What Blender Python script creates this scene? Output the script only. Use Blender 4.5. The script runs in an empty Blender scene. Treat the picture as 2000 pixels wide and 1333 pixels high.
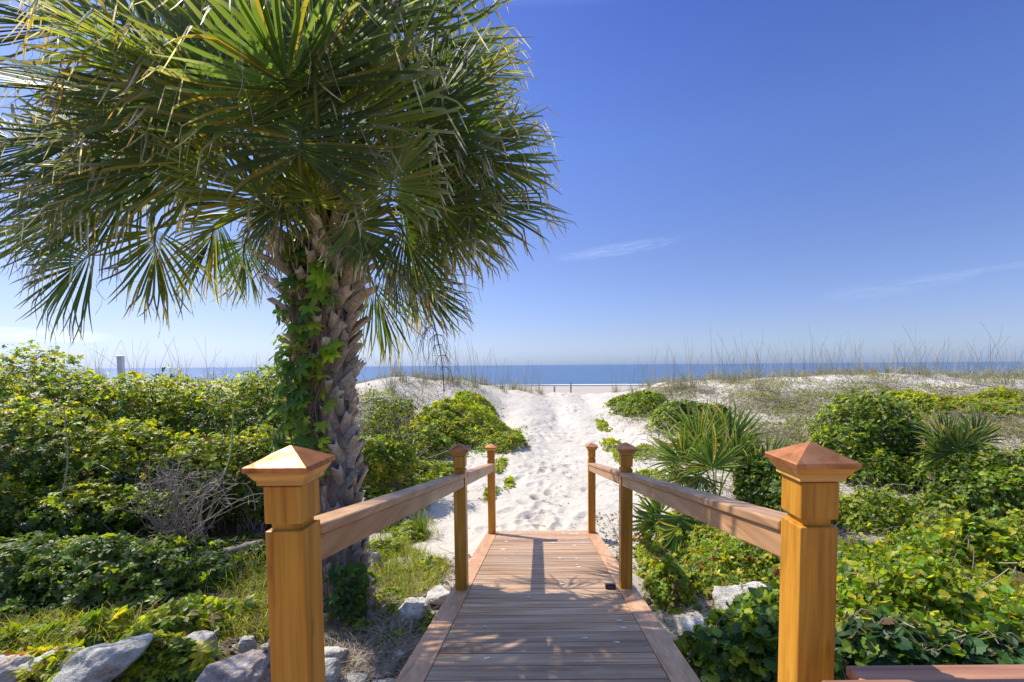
import bpy, bmesh, math, random
import numpy as np
from mathutils import Vector, Matrix
random.seed(7); rng = np.random.default_rng(11)
SC = bpy.context.scene
COL = SC.collection
R = math.radians
# ------------------------------------------------------------------ camera frame (world: +Y along the ramp, sea level z = 0)
EYE = 4.35
FPX = 888.9; CX, CY = 1052.0, 760.0
PITCH = R(3.0); ROLL = R(0.43)
_fw = np.array([0, math.cos(PITCH), -math.sin(PITCH)])
_up0 = np.array([0, math.sin(PITCH), math.cos(PITCH)])
_rt0 = np.array([1.0, 0, 0])
_rt = _rt0*math.cos(ROLL) - _up0*math.sin(ROLL)
_up = _up0*math.cos(ROLL) + _rt0*math.sin(ROLL)
def U(px, py, Y):
    d = _fw + (px-CX)/FPX*_rt - (py-CY)/FPX*_up
    return np.array([0, 0, EYE]) + d*(Y/d[1])

# ------------------------------------------------------------------ noise
def _hash(ix, iy, iz, seed):
    h = (ix.astype(np.int64)*374761393 + iy.astype(np.int64)*668265263 + iz.astype(np.int64)*2147483647 + seed*974634777) & 0x7fffffff
    h = ((h ^ (h >> 13))*1274126177) & 0x7fffffff
    h = (h ^ (h >> 16)) & 0xffff
    return h/65535.0
def vnoise(x, y, z=None, seed=0):
    x = np.asarray(x, float); y = np.asarray(y, float)
    z = np.zeros_like(x) if z is None else np.asarray(z, float)
    ix, iy, iz = np.floor(x), np.floor(y), np.floor(z)
    fx, fy, fz = x-ix, y-iy, z-iz
    fx, fy, fz = [t*t*(3-2*t) for t in (fx, fy, fz)]
    r = 0
    for a in (0, 1):
        for b in (0, 1):
            for c in (0, 1):
                r = r + _hash(ix+a, iy+b, iz+c, seed)*(fx if a else 1-fx)*(fy if b else 1-fy)*(fz if c else 1-fz)
    return r*2-1
def fbm(x, y, z=None, seed=0, o=4):
    r, a, f = 0, 1.0, 1.0
    for k in range(o):
        r = r + a*vnoise(np.asarray(x)*f, np.asarray(y)*f, None if z is None else np.asarray(z)*f, seed+k); a *= .5; f *= 2.03
    return r/1.9

# ------------------------------------------------------------------ objects
def tag(o, label=None, cat=None, group=None, kind=None):
    if label: o['label'] = label
    if cat: o['category'] = cat
    if group: o['group'] = group
    if kind: o['kind'] = kind
    return o
def thing(name, label, cat, loc=(0, 0, 0), group=None):
    o = bpy.data.objects.new(name, None); COL.objects.link(o)
    o.location = Vector([float(v) for v in loc]); o.empty_display_size = .1
    return tag(o, label, cat, group)
def link(name, me, parent=None):
    o = bpy.data.objects.new(name, me); COL.objects.link(o)
    if parent is not None:
        o.parent = parent
        o.matrix_parent_inverse = Matrix.Translation(parent_world(parent)).inverted()
    return o
def parent_world(p):
    v = Vector(p.location)
    while p.parent is not None:
        p = p.parent
        if p.type == 'EMPTY': v = Vector(p.location)
        break
    return Vector((0, 0, 0)) if p.type != 'EMPTY' else v

def child(name, me, parent):
    """mesh given in world coordinates, parented and kept in place"""
    o = bpy.data.objects.new(name, me); COL.objects.link(o)
    o.parent = parent
    w = Vector((0, 0, 0)); q = parent
    while q is not None:
        w += q.location; q = q.parent
    o.location = -w
    return o
def np_mesh(name, V, loops, sizes, mats, col=None, smooth=False, midx=None):
    me = bpy.data.meshes.new(name)
    V = np.ascontiguousarray(V, dtype=np.float32); loops = np.ascontiguousarray(loops, dtype=np.int32)
    sizes = np.ascontiguousarray(sizes, dtype=np.int32)
    me.vertices.add(len(V)); me.vertices.foreach_set('co', V.ravel())
    me.loops.add(len(loops)); me.loops.foreach_set('vertex_index', loops)
    me.polygons.add(len(sizes))
    st = np.zeros(len(sizes), np.int32); st[1:] = np.cumsum(sizes)[:-1]
    me.polygons.foreach_set('loop_start', st)
    if smooth is True: me.polygons.foreach_set('use_smooth', np.ones(len(sizes), bool))
    else: me.polygons.foreach_set('use_smooth', np.zeros(len(sizes), bool))
    for m in (mats if isinstance(mats, (list, tuple)) else [mats]): me.materials.append(m)
    if midx is not None: me.polygons.foreach_set('material_index', np.ascontiguousarray(midx, dtype=np.int32))
    me.update(calc_edges=True)
    if col is not None:
        c = np.ones((len(V), 4), np.float32); c[:, :3] = col
        a = me.color_attributes.new('Col', 'FLOAT_COLOR', 'POINT'); a.data.foreach_set('color', c.ravel())
    me.validate(verbose=False)
    return me
class Geo:
    """accumulates polygon soup with colours"""
    def __init__(s): s.V, s.L, s.S, s.C, s.n = [], [], [], [], 0
    def add(s, V, faces, col=(1, 1, 1)):
        V = np.asarray(V, float); s.V.append(V)
        for f in faces:
            s.L.append(np.asarray(f)+s.n); s.S.append(len(f))
        c = np.empty((len(V), 3)); c[:] = col; s.C.append(c); s.n += len(V)
    def add_np(s, V, loops, sizes, col):
        s.V.append(V); s.L.append(loops+s.n); s.S.extend(sizes.tolist() if hasattr(sizes, 'tolist') else sizes); s.C.append(col); s.n += len(V)
    def mesh(s, name, mats, smooth=False):
        return np_mesh(name, np.concatenate(s.V), np.concatenate(s.L), np.array(s.S), mats, np.concatenate(s.C), smooth)
def nrm(a):
    a = np.asarray(a, float)
    return a/np.maximum(np.linalg.norm(a, axis=-1, keepdims=True), 1e-9)

def tube(g, pts, rad, col=(1, 1, 1), k=5):
    P = np.asarray(pts, float); n = len(P)
    rad = np.broadcast_to(np.asarray(rad, float), (n,))
    T = nrm(np.gradient(P, axis=0))
    ref = np.array([0, 0, 1.0]) if abs(T[0, 2]) < .9 else np.array([1.0, 0, 0])
    A = nrm(np.cross(T, ref)); B = np.cross(T, A)
    a = np.arange(k)/k*2*math.pi
    ring = P[:, None, :]+rad[:, None, None]*(np.cos(a)[None, :, None]*A[:, None, :]+np.sin(a)[None, :, None]*B[:, None, :])
    V = ring.reshape(-1, 3)
    i = np.arange(n-1)[:, None]*k; j = np.arange(k)[None, :]; j2 = (j+1) % k
    q = np.stack([i+j, i+j2, i+k+j2, i+k+j], -1).reshape(-1)
    cc = np.empty((len(V), 3)); cc[:] = np.repeat(np.asarray(col, float).reshape(-1, 3), k, axis=0) if np.ndim(col) == 2 else col
    g.add_np(V, q, np.full((n-1)*k, 4), cc)

# ------------------------------------------------------------------ leaves
def tmpl(parts):
    V, F, n = [], [], 0
    for v, fs in parts:
        V.append(np.asarray(v, float)); F += [[i+n for i in f] for f in fs]; n += len(v)
    return np.concatenate(V), F
def leaf_part(w=.3, ang=0, L=1.0, cup=.08, droop=.12):
    v = np.array([[0, 0, 0], [-w*.86, .36*L, cup], [-w*.95, .68*L, cup*.6-droop*.4], [0, L, -droop], [w*.95, .68*L, cup*.6-droop*.4], [w*.86, .36*L, cup], [0, .5*L, -.01]])
    c, s = math.cos(ang), math.sin(ang)
    v = np.stack([v[:, 0]*c+v[:, 1]*s, -v[:, 0]*s+v[:, 1]*c, v[:, 2]], 1)
    return v, [[0, 6, 3, 2, 1], [0, 5, 4, 3, 6]]
T_SMALL = (np.array([[0, 0, 0], [-.26, .45, .07], [0, 1, -.12], [.26, .45, .07]]), [[0, 1, 2], [0, 2, 3]])
T_LEAF = tmpl([leaf_part(.3)])
T_FIVE = tmpl([leaf_part(.19, a, l, .04, .16) for a, l in ((0, 1), (.85, .95), (-.85, .95), (1.75, .72), (-1.75, .72))])
T_THREE = tmpl([leaf_part(.24, a, l, .05, .14) for a, l in ((0, 1), (1.1, .85), (-1.1, .85))])
def grape():
    th = np.linspace(0, math.pi, 12)
    rr = np.array([.98, .74, .82, .68, .80, .64, .74, .62, .68, .58, .50, .14])
    v = [[0, .12, 0]]
    for s in (-1, 1):
        for a, r in zip(th, rr):
            v.append([s*math.sin(a)*r*.72, .42+math.cos(a)*r*.58, .13*abs(math.sin(a))*r-(.12*r*max(0, math.cos(a)))])
    v = np.array(v); f = [[0]+list(range(12, 0, -1)), [0]+list(range(13, 25))]
    return v, f
T_GRAPE = grape()
def scatter(g, tm, P, N, size, col, tilt=.6, fall=.35):
    """one leaf template per point: P positions, N outward normals"""
    Tv, F = tm; n = len(P); k = len(Tv)
    if n == 0: return
    Z = nrm(N+rng.normal(0, tilt, (n, 3))*.7)
    D = rng.normal(0, 1, (n, 3)); D[:, 2] -= fall
    D = nrm(D-(D*Z).sum(1, keepdims=True)*Z); X = np.cross(D, Z)
    size = np.broadcast_to(size, (n,))
    W = size[:, None, None]*(Tv[None, :, 0, None]*X[:, None, :]+Tv[None, :, 1, None]*D[:, None, :]+Tv[None, :, 2, None]*Z[:, None, :])+P[:, None, :]
    V = W.reshape(-1, 3)
    fl = np.concatenate([np.array(f) for f in F]); fs = np.array([len(f) for f in F])
    loops = (fl[None, :]+(np.arange(n)*k)[:, None]).reshape(-1)
    sizes = np.tile(fs, n)
    C = np.repeat(col, k, axis=0)
    g.add_np(V, loops, sizes, C)
def palette(n, cols, wts, jit=.18):
    cols = np.array(cols, float); w = np.array(wts, float); w /= w.sum()
    c = cols[rng.choice(len(cols), n, p=w)]
    return np.clip(c*(1+rng.normal(0, jit, (n, 1)))*(1+rng.normal(0, jit*.4, (n, 3))), .004, .9)
def blades(g, P, h, w, lean, col, S=4, az=None, tipcol=None):
    n = len(P)
    if n == 0: return
    h = np.broadcast_to(h, (n,)); w = np.broadcast_to(w, (n,)); lean = np.broadcast_to(lean, (n,))
    az = rng.uniform(0, 2*math.pi, n) if az is None else az
    d = np.stack([np.cos(az), np.sin(az), 0*az], 1)
    sd = rng.uniform(0, 2*math.pi, n)
    s = np.stack([np.cos(sd), np.sin(sd), 0*sd], 1)
    V = np.zeros((n, S+1, 2, 3)); C = np.zeros((n, S+1, 2, 3))
    for j in range(S+1):
        u = j/S
        c = P+d*(lean*h*u**1.9)[:, None]; c = c.copy(); c[:, 2] += h*(u-.38*np.minimum(lean, 1.6)*u**2.6)
        ww = w*(1-u**1.6)*.5+.0006
        V[:, j, 0] = c-s*ww[:, None]; V[:, j, 1] = c+s*ww[:, None]
        cc = col if tipcol is None else col*(1-u**2)+tipcol*u**2
        C[:, j, 0] = cc; C[:, j, 1] = cc
    base = (np.arange(n)*(S+1)*2)[:, None, None]; j = (np.arange(S)*2)[None, :, None]
    q = base+j+np.array([0, 1, 3, 2])[None, None, :]
    g.add_np(V.reshape(-1, 3), q.reshape(-1), np.full(n*S, 4), C.reshape(-1, 3))

# ------------------------------------------------------------------ palm fan blade
DOWN = np.array([0, 0, -1.0])
GREENS = np.array([[.080, .130, .028], [.110, .165, .030], [.090, .140, .042], [.165, .210, .034]])
def fan(g, hub, t, n, L, nleaf=56, spread=2.3, W=.021, droop=.5, arch=.25, costa=.32, dry=.65, greens=GREENS, stiff=1.0, S=8):
    t = nrm(t); n = nrm(n-np.dot(n, t)*t); s = np.cross(t, n)
    phi = np.linspace(-spread, spread, nleaf)+rng.normal(0, .015, nleaf)
    dphi = 2*spread/nleaf
    a = np.minimum(np.abs(phi)/spread, 1)
    d0 = nrm(np.cos(phi)[:, None]*t+np.sin(phi)[:, None]*s-(arch*(.3+a))[:, None]*n+rng.normal(0, .055, (nleaf, 3)))
    cl = costa*L*(1-a)**1.3
    start = hub+cl[:, None]*t-(cl**2*.55/max(L, .1))[:, None]*n
    ln = L*(.62+.38*np.cos(phi*.62))*rng.uniform(.88, 1.06, nleaf)-cl*.5
    broken = rng.random(nleaf) < dry
    dr = droop*rng.uniform(.6, 1.4, nleaf)
    gcol = greens[rng.integers(0, len(greens))]*rng.uniform(.8, 1.25)
    base = gcol*rng.uniform(.75, 1.3, (nleaf, 1))
    yel = rng.random(nleaf) < .09
    base[yel] = np.array([.34, .28, .05])*rng.uniform(.6, 1.1)
    tipc = np.array([[.56, .50, .42], [.42, .28, .12], [.72, .69, .66]])[rng.integers(0, 3, nleaf)]*rng.uniform(.6, 1.1, (nleaf, 1))
    V = np.zeros((nleaf, S+1, 3, 3)); C = np.zeros((nleaf, S+1, 3, 3))
    pos = start.copy(); d = d0.copy()
    bend = rng.uniform(.76, .93, nleaf); side = rng.normal(0, .25, (nleaf, 3))
    us = np.array([0, .12, .26, .42, .58, .70, .80, .90, 1.0]) if S == 8 else np.linspace(0, 1, S+1)
    for j in range(S+1):
        u = us[j]
        if j:
            du = u-us[j-1]
            g1 = dr*(u**1.5)*stiff
            g2 = np.where(broken & (u > bend), 2.2, 0)
            d = nrm(d0+DOWN*(g1+g2)[:, None]+side*((u > .6)*(u-.5)*2.4)*(1+g2[:, None]*.3))
            pos = pos+d*(ln*du)[:, None]
        r = cl*.25+ln*u+.004
        hw = np.minimum(r*dphi*(.85 if u < .3 else .6), W*rng.uniform(.9, 1.1, nleaf))*np.clip((1.03-u)/.62, .04, 1)**.85
        hw = np.where(broken & (u > bend), np.minimum(hw, .0056), hw)
        wv = nrm(np.cross(d, n)+1e-6)
        nl = nrm(np.cross(wv, d))
        V[:, j, 1] = pos
        V[:, j, 0] = pos-wv*hw[:, None]-nl*(hw*.55)[:, None]
        V[:, j, 2] = pos+wv*hw[:, None]-nl*(hw*.55)[:, None]
        m = np.clip((u-.62+rng.normal(0, .06, nleaf))/.2, 0, 1)
        m = np.where(broken, np.maximum(m*.35, (u > bend)*1.0), m*.3)[:, None]
        if u < .62: m = m*0
        cc = base*(1-m)+tipc*m
        if u < .15: cc = cc*1.25
        for q in range(3): C[:, j, q] = cc
    cu = np.linspace(-.02, costa*L, 6)
    tube(g, hub+cu[:, None]*t-(np.maximum(cu, 0)**2*.55/max(L, .1))[:, None]*n, np.linspace(W*.5, W*.12, 6), base.mean(0)*1.3, 4)
    b = (np.arange(nleaf)*(S+1)*3)[:, None, None, None]; j = (np.arange(S)*3)[None, :, None, None]; h = np.array([0, 1])[None, None, :, None]
    q = b+j+h+np.array([0, 1, 4, 3])[None, None, None, :]
    g.add_np(V.reshape(-1, 3), q.reshape(-1), np.full(nleaf*S*2, 4), C.reshape(-1, 3))
def bez(a, b, c, d, n=10):
    u = np.linspace(0, 1, n)[:, None]
    return (1-u)**3*a+3*(1-u)**2*u*b+3*(1-u)*u*u*c+u**3*d
# ------------------------------------------------------------------ materials
def mat(name, rough=.6, spec=.4):
    m = bpy.data.materials.new(name); m.use_nodes = True
    nt = m.node_tree; b = nt.nodes['Principled BSDF']
    b.inputs['Roughness'].default_value = rough; b.inputs['Specular IOR Level'].default_value = spec
    return m, nt, b
def N(nt, t, **k):
    n = nt.nodes.new(t)
    for a, v in k.items():
        if a.startswith('i_'): n.inputs[a[2:].replace('_', ' ')].default_value = v
        else: setattr(n, a, v)
    return n
def ramp(nt, stops, src, fac='Fac'):
    r = nt.nodes.new('ShaderNodeValToRGB'); e = r.color_ramp.elements
    while len(e) < len(stops): e.new(.5)
    for el, (p, c) in zip(e, stops): el.position = p; el.color = (*c, 1) if len(c) == 3 else c
    nt.links.new(src, r.inputs[0]); return r.outputs[0]
def mixc(nt, a, b, f, mode='MIX'):
    m = nt.nodes.new('ShaderNodeMix'); m.data_type = 'RGBA'; m.blend_type = mode
    for s, v in ((0, f), (6, a), (7, b)):
        if isinstance(v, (int, float)): m.inputs[s].default_value = v
        elif isinstance(v, tuple): m.inputs[s].default_value = (*v, 1)
        else: nt.links.new(v, m.inputs[s])
    return m.outputs[2]
def bump(nt, b, h, strength=.3, dist=.01):
    n = nt.nodes.new('ShaderNodeBump'); n.inputs['Strength'].default_value = strength; n.inputs['Distance'].default_value = dist
    nt.links.new(h, n.inputs['Height']); nt.links.new(n.outputs[0], b.inputs['Normal'])
def coords(nt, scale, out='Object', rnd=True):
    tc = nt.nodes.new('ShaderNodeTexCoord'); mp = nt.nodes.new('ShaderNodeMapping'); mp.inputs['Scale'].default_value = scale
    nt.links.new(tc.outputs[out], mp.inputs[0])
    if rnd:
        oi = nt.nodes.new('ShaderNodeObjectInfo'); mu = nt.nodes.new('ShaderNodeMath'); mu.operation = 'MULTIPLY'; mu.inputs[1].default_value = 37
        nt.links.new(oi.outputs['Random'], mu.inputs[0]); nt.links.new(mu.outputs[0], mp.inputs['Location'])
        return mp.outputs[0], oi.outputs['Random']
    return mp.outputs[0], None
def wood(name, axis, c_dark, c_mid, c_light, rough=.45, vary=.35, fine=1.0, spec=.4, stain=None):
    m, nt, b = mat(name, rough, spec)
    sc = [26*fine]*3; sc[axis] = 1.3
    v, rnd = coords(nt, sc)
    n1 = N(nt, 'ShaderNodeTexNoise', i_Scale=1.0, i_Detail=6.0, i_Roughness=.62, i_Distortion=.6); nt.links.new(v, n1.inputs[0])
    sc2 = [110*fine]*3; sc2[axis] = 3.0
    v2, _ = coords(nt, sc2)
    n2 = N(nt, 'ShaderNodeTexNoise', i_Scale=1.0, i_Detail=3.0); nt.links.new(v2, n2.inputs[0])
    c1 = ramp(nt, [(.30, c_dark), (.5, c_mid), (.68, c_light)], n1.outputs[0])
    g = ramp(nt, [(.3, (.72, .72, .72)), (.65, (1.1, 1.1, 1.1))], n2.outputs[0])
    c2 = mixc(nt, c1, g, .5, 'MULTIPLY')
    vr = ramp(nt, [(0, (1-vary, 1-vary*1.0, 1-vary*.95)), (.5, (1, 1, 1)), (1, (1+vary, 1+vary*.8, 1+vary*.6))], rnd)
    c3 = mixc(nt, c2, vr, 1.0, 'MULTIPLY')
    sc3 = [5.0]*3; sc3[axis] = 1.5
    v3, _ = coords(nt, sc3)
    n3 = N(nt, 'ShaderNodeTexNoise', i_Scale=1.0, i_Detail=4.0, i_Roughness=.6); nt.links.new(v3, n3.inputs[0])
    bl = ramp(nt, [(.35, (0, 0, 0)), (.7, (1, 1, 1))], n3.outputs[0])
    mx = nt.nodes.new('ShaderNodeMath'); mx.operation = 'MULTIPLY'; mx.inputs[1].default_value = .45
    nt.links.new(bl, mx.inputs[0])
    c4 = mixc(nt, c3, stain if stain else c_dark, mx.outputs[0])
    # small dark knots and checks
    sck = [13.0]*3; sck[axis] = 3.4
    vk, _ = coords(nt, sck)
    vo = N(nt, 'ShaderNodeTexVoronoi', i_Scale=1.0); vo.feature = 'F1'; nt.links.new(vk, vo.inputs[0])
    kn = ramp(nt, [(0.0, (.38, .32, .28)), (.06, (.66, .60, .54)), (.12, (1, 1, 1))], vo.outputs['Distance'])
    c4 = mixc(nt, c4, kn, .75, 'MULTIPLY')
    nt.links.new(c4, b.inputs['Base Color'])
    rr = ramp(nt, [(.3, (rough+.15,)*3), (.7, (rough-.08,)*3)], n3.outputs[0]); nt.links.new(rr, b.inputs['Roughness'])
    bump(nt, b, n2.outputs[0], .25, .002)
    return m
def foliage(name, trans=.45, rough=.45, spec=.4, tint=(1.5, 1.45, .55)):
    m, nt, b = mat(name, rough, spec)
    at = N(nt, 'ShaderNodeAttribute', attribute_name='Col')
    nt.links.new(at.outputs[0], b.inputs['Base Color'])
    tr = nt.nodes.new('ShaderNodeBsdfTranslucent')
    nt.links.new(mixc(nt, at.outputs[0], tint, 1.0, 'MULTIPLY'), tr.inputs[0])
    mx = nt.nodes.new('ShaderNodeMixShader'); mx.inputs[0].default_value = trans
    nt.links.new(b.outputs[0], mx.inputs[1]); nt.links.new(tr.outputs[0], mx.inputs[2])
    nt.links.new(mx.outputs[0], nt.nodes['Material Output'].inputs[0])
    return m
M = {}
M['leaf'] = foliage('leaf', .5, .45, .35, (1.7, 1.6, .5))
M['frond'] = foliage('palm_blade', .48, .5, .3, (1.9, 1.8, .6))
M['grassy'] = foliage('grass_blade', .45, .5, .3)
M['dry'] = foliage('dry_stalk', .2, .7, .2, (1.1, 1, .9))
def bark(name, c1, c2, scale=14, bs=.6):
    m, nt, b = mat(name, .85, .15)
    v, rnd = coords(nt, (1, 1, .35))
    n = N(nt, 'ShaderNodeTexNoise', i_Scale=scale, i_Detail=8.0, i_Roughness=.65); nt.links.new(v, n.inputs[0])
    c = ramp(nt, [(.32, c1), (.66, c2)], n.outputs[0])
    vr = ramp(nt, [(0, (.75, .75, .78)), (1, (1.2, 1.15, 1.1))], rnd)
    nt.links.new(mixc(nt, c, vr, 1.0, 'MULTIPLY'), b.inputs['Base Color'])
    bump(nt, b, n.outputs[0], bs, .015)
    return m
M['bark'] = bark('palm_bark', (.10, .075, .055), (.40, .32, .26))
M['twig'] = bark('twig_bark', (.14, .11, .09), (.42, .36, .30), 30, .3)
M['log'] = bark('log_bark', (.08, .07, .05), (.33, .30, .26), 22, .8)
M['boot'] = None
def boot_mat():
    m, nt, b = mat('leaf_base_fibre', .8, .2)
    v, rnd = coords(nt, (1, 1, 1))
    at = N(nt, 'ShaderNodeAttribute', attribute_name='Col')
    w = N(nt, 'ShaderNodeTexNoise', i_Scale=26.0, i_Detail=7.0, i_Roughness=.7, i_Distortion=1.2); nt.links.new(v, w.inputs[0])
    g = ramp(nt, [(.3, (.45, .45, .45)), (.68, (1.3, 1.3, 1.28))], w.outputs[0])
    vr = ramp(nt, [(0, (.72, .72, .73)), (1, (1.28, 1.24, 1.18))], rnd)
    nt.links.new(mixc(nt, mixc(nt, at.outputs[0], g, 1.0, 'MULTIPLY'), vr, 1.0, 'MULTIPLY'), b.inputs['Base Color'])
    bump(nt, b, w.outputs[0], .7, .01)
    return m
M['boot'] = boot_mat()
AMB = ((.36, .14, .012), (.62, .275, .024), (.75, .38, .045))
M['post'] = wood('amber_cedar_upright', 2, *AMB, rough=.38, vary=.12, stain=(.26, .10, .010))
M['trim'] = wood('amber_cedar_trim', 0, (.45, .22, .04), (.62, .34, .075), (.74, .45, .12), rough=.4, vary=.1, stain=(.5, .24, .05))
M['plank'] = wood('weathered_hardwood_across', 0, (.20, .10, .045), (.41, .235, .12), (.62, .42, .25), rough=.5, vary=.3, stain=(.40, .30, .21))
M['border'] = wood('tan_hardwood_along', 1, (.34, .17, .075), (.52, .28, .14), (.62, .37, .20), rough=.42, vary=.1, stain=(.44, .26, .16))
M['rail'] = wood('weathered_rail_hardwood', 1, (.30, .14, .055), (.47, .255, .115), (.60, .36, .19), rough=.42, vary=.15, stain=(.36, .23, .14))
M['railx'] = wood('reddish_rail_hardwood', 0, (.17, .07, .035), (.31, .145, .075), (.42, .22, .12), rough=.38, vary=.35, stain=(.24, .11, .07))
M['grey_wood'] = wood('grey_driftwood', 2, (.16, .14, .12), (.33, .30, .27), (.48, .45, .41), rough=.8, vary=.15)
def copper():
    m, nt, b = mat('copper_sheet', .3, .5)
    b.inputs['Metallic'].default_value = .85
    v, rnd = coords(nt, (14, 14, 14))
    n = N(nt, 'ShaderNodeTexNoise', i_Scale=1.0, i_Detail=4.0, i_Distortion=.8); nt.links.new(v, n.inputs[0])
    c = ramp(nt, [(.3, (.26, .095, .03)), (.6, (.60, .25, .10))], n.outputs[0])
    nt.links.new(c, b.inputs['Base Color'])
    r = ramp(nt, [(.3, (.60,)*3), (.7, (.40,)*3)], n.outputs[0]); nt.links.new(r, b.inputs['Roughness'])
    bump(nt, b, n.outputs[0], .45, .008)
    return m
M['copper'] = copper()
def rock_mat(name, a, c, dk):
    m, nt, b = mat(name, .85, .2)
    v, rnd = coords(nt, (1, 1, 2.2))
    n = N(nt, 'ShaderNodeTexNoise', i_Scale=7.0, i_Detail=9.0, i_Roughness=.7, i_Distortion=.5); nt.links.new(v, n.inputs[0])
    n2 = N(nt, 'ShaderNodeTexNoise', i_Scale=60.0, i_Detail=4.0, i_Roughness=.7); nt.links.new(v, n2.inputs[0])
    c1 = ramp(nt, [(.32, dk), (.46, a), (.66, c)], n.outputs[0])
    c2 = ramp(nt, [(.35, (.6, .6, .6)), (.6, (1.1, 1.1, 1.1))], n2.outputs[0])
    nt.links.new(mixc(nt, c1, c2, .8, 'MULTIPLY'), b.inputs['Base Color'])
    ad = nt.nodes.new('ShaderNodeMath'); ad.operation = 'ADD'; nt.links.new(n.outputs[0], ad.inputs[0]); nt.links.new(n2.outputs[0], ad.inputs[1])
    bump(nt, b, ad.outputs[0], .8, .02)
    return m
M['rock'] = rock_mat('grey_granite', (.54, .50, .42), (.74, .70, .61), (.24, .22, .18))
M['rockp'] = rock_mat('pinkish_granite', (.50, .40, .34), (.68, .59, .51), (.24, .19, .16))
def plain(name, c, rough=.5, metal=0):
    m, nt, b = mat(name, rough)
    v, _ = coords(nt, (9, 9, 9)); n = N(nt, 'ShaderNodeTexNoise', i_Scale=3.0, i_Detail=4.0); nt.links.new(v, n.inputs[0])
    nt.links.new(ramp(nt, [(.3, tuple(x*.75 for x in c)), (.7, c)], n.outputs[0]), b.inputs['Base Color'])
    b.inputs['Metallic'].default_value = metal
    return m
M['black'] = plain('black_plastic', (.012, .012, .014), .35)
M['white'] = plain('white_weathered_paint', (.80, .79, .76), .7)
M['orange_wood'] = plain('orange_brown_offcut', (.50, .26, .08), .7)
M['shell'] = plain('white_flake', (.8, .78, .74), .7)
def sand():
    m, nt, b = mat('pale_dune_sand', .95, .1)
    at = N(nt, 'ShaderNodeAttribute', attribute_name='Col')
    v, _ = coords(nt, (1, 1, 1), rnd=False)
    n1 = N(nt, 'ShaderNodeTexNoise', i_Scale=.9, i_Detail=6.0, i_Roughness=.6); nt.links.new(v, n1.inputs[0])
    n2 = N(nt, 'ShaderNodeTexNoise', i_Scale=55.0, i_Detail=5.0, i_Roughness=.75); nt.links.new(v, n2.inputs[0])
    n3 = N(nt, 'ShaderNodeTexNoise', i_Scale=7.0, i_Detail=7.0, i_Roughness=.62); nt.links.new(v, n3.inputs[0])
    g = ramp(nt, [(.3, (.90, .89, .87)), (.7, (1.06, 1.05, 1.05))], n1.outputs[0])
    c = mixc(nt, at.outputs[0], g, 1.0, 'MULTIPLY')
    sp = ramp(nt, [(.28, (.35, .30, .26)), (.37, (1, 1, 1))], n2.outputs[0])
    c = mixc(nt, c, sp, .75, 'MULTIPLY')
    nt.links.new(c, b.inputs['Base Color'])
    ad = nt.nodes.new('ShaderNodeMath'); ad.operation = 'MULTIPLY_ADD'; ad.inputs[1].default_value = .18
    nt.links.new(n2.outputs[0], ad.inputs[0]); nt.links.new(n3.outputs[0], ad.inputs[2])
    bump(nt, b, ad.outputs[0], .55, .07)
    return m
M['sand'] = sand()
def beach_mat():
    m, nt, b = mat('damp_beach_sand', .8, .3)
    v, _ = coords(nt, (.02, .25, 1), rnd=False)
    n1 = N(nt, 'ShaderNodeTexNoise', i_Scale=1.0, i_Detail=6.0); nt.links.new(v, n1.inputs[0])
    nt.links.new(ramp(nt, [(.3, (.30, .25, .20)), (.7, (.43, .37, .30))], n1.outputs[0]), b.inputs['Base Color'])
    return m
M['beach'] = beach_mat()
def sea_mat():
    m, nt, b = mat('open_sea', .28, .5)
    v, _ = coords(nt, (.02, .10, 1), rnd=False)
    n1 = N(nt, 'ShaderNodeTexNoise', i_Scale=1.0, i_Detail=8.0, i_Roughness=.65); nt.links.new(v, n1.inputs[0])
    nt.links.new(ramp(nt, [(.3, (.04, .085, .155)), (.7, (.065, .13, .21))], n1.outputs[0]), b.inputs['Base Color'])
    v2, _ = coords(nt, (.25, .9, 1), rnd=False)
    n2 = N(nt, 'ShaderNodeTexNoise', i_Scale=1.0, i_Detail=6.0); nt.links.new(v2, n2.inputs[0])
    bump(nt, b, n2.outputs[0], 1.0, .6)
    return m
M['sea'] = sea_mat()
M['foam'] = plain('white_surf', (.75, .77, .78), .8)
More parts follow.
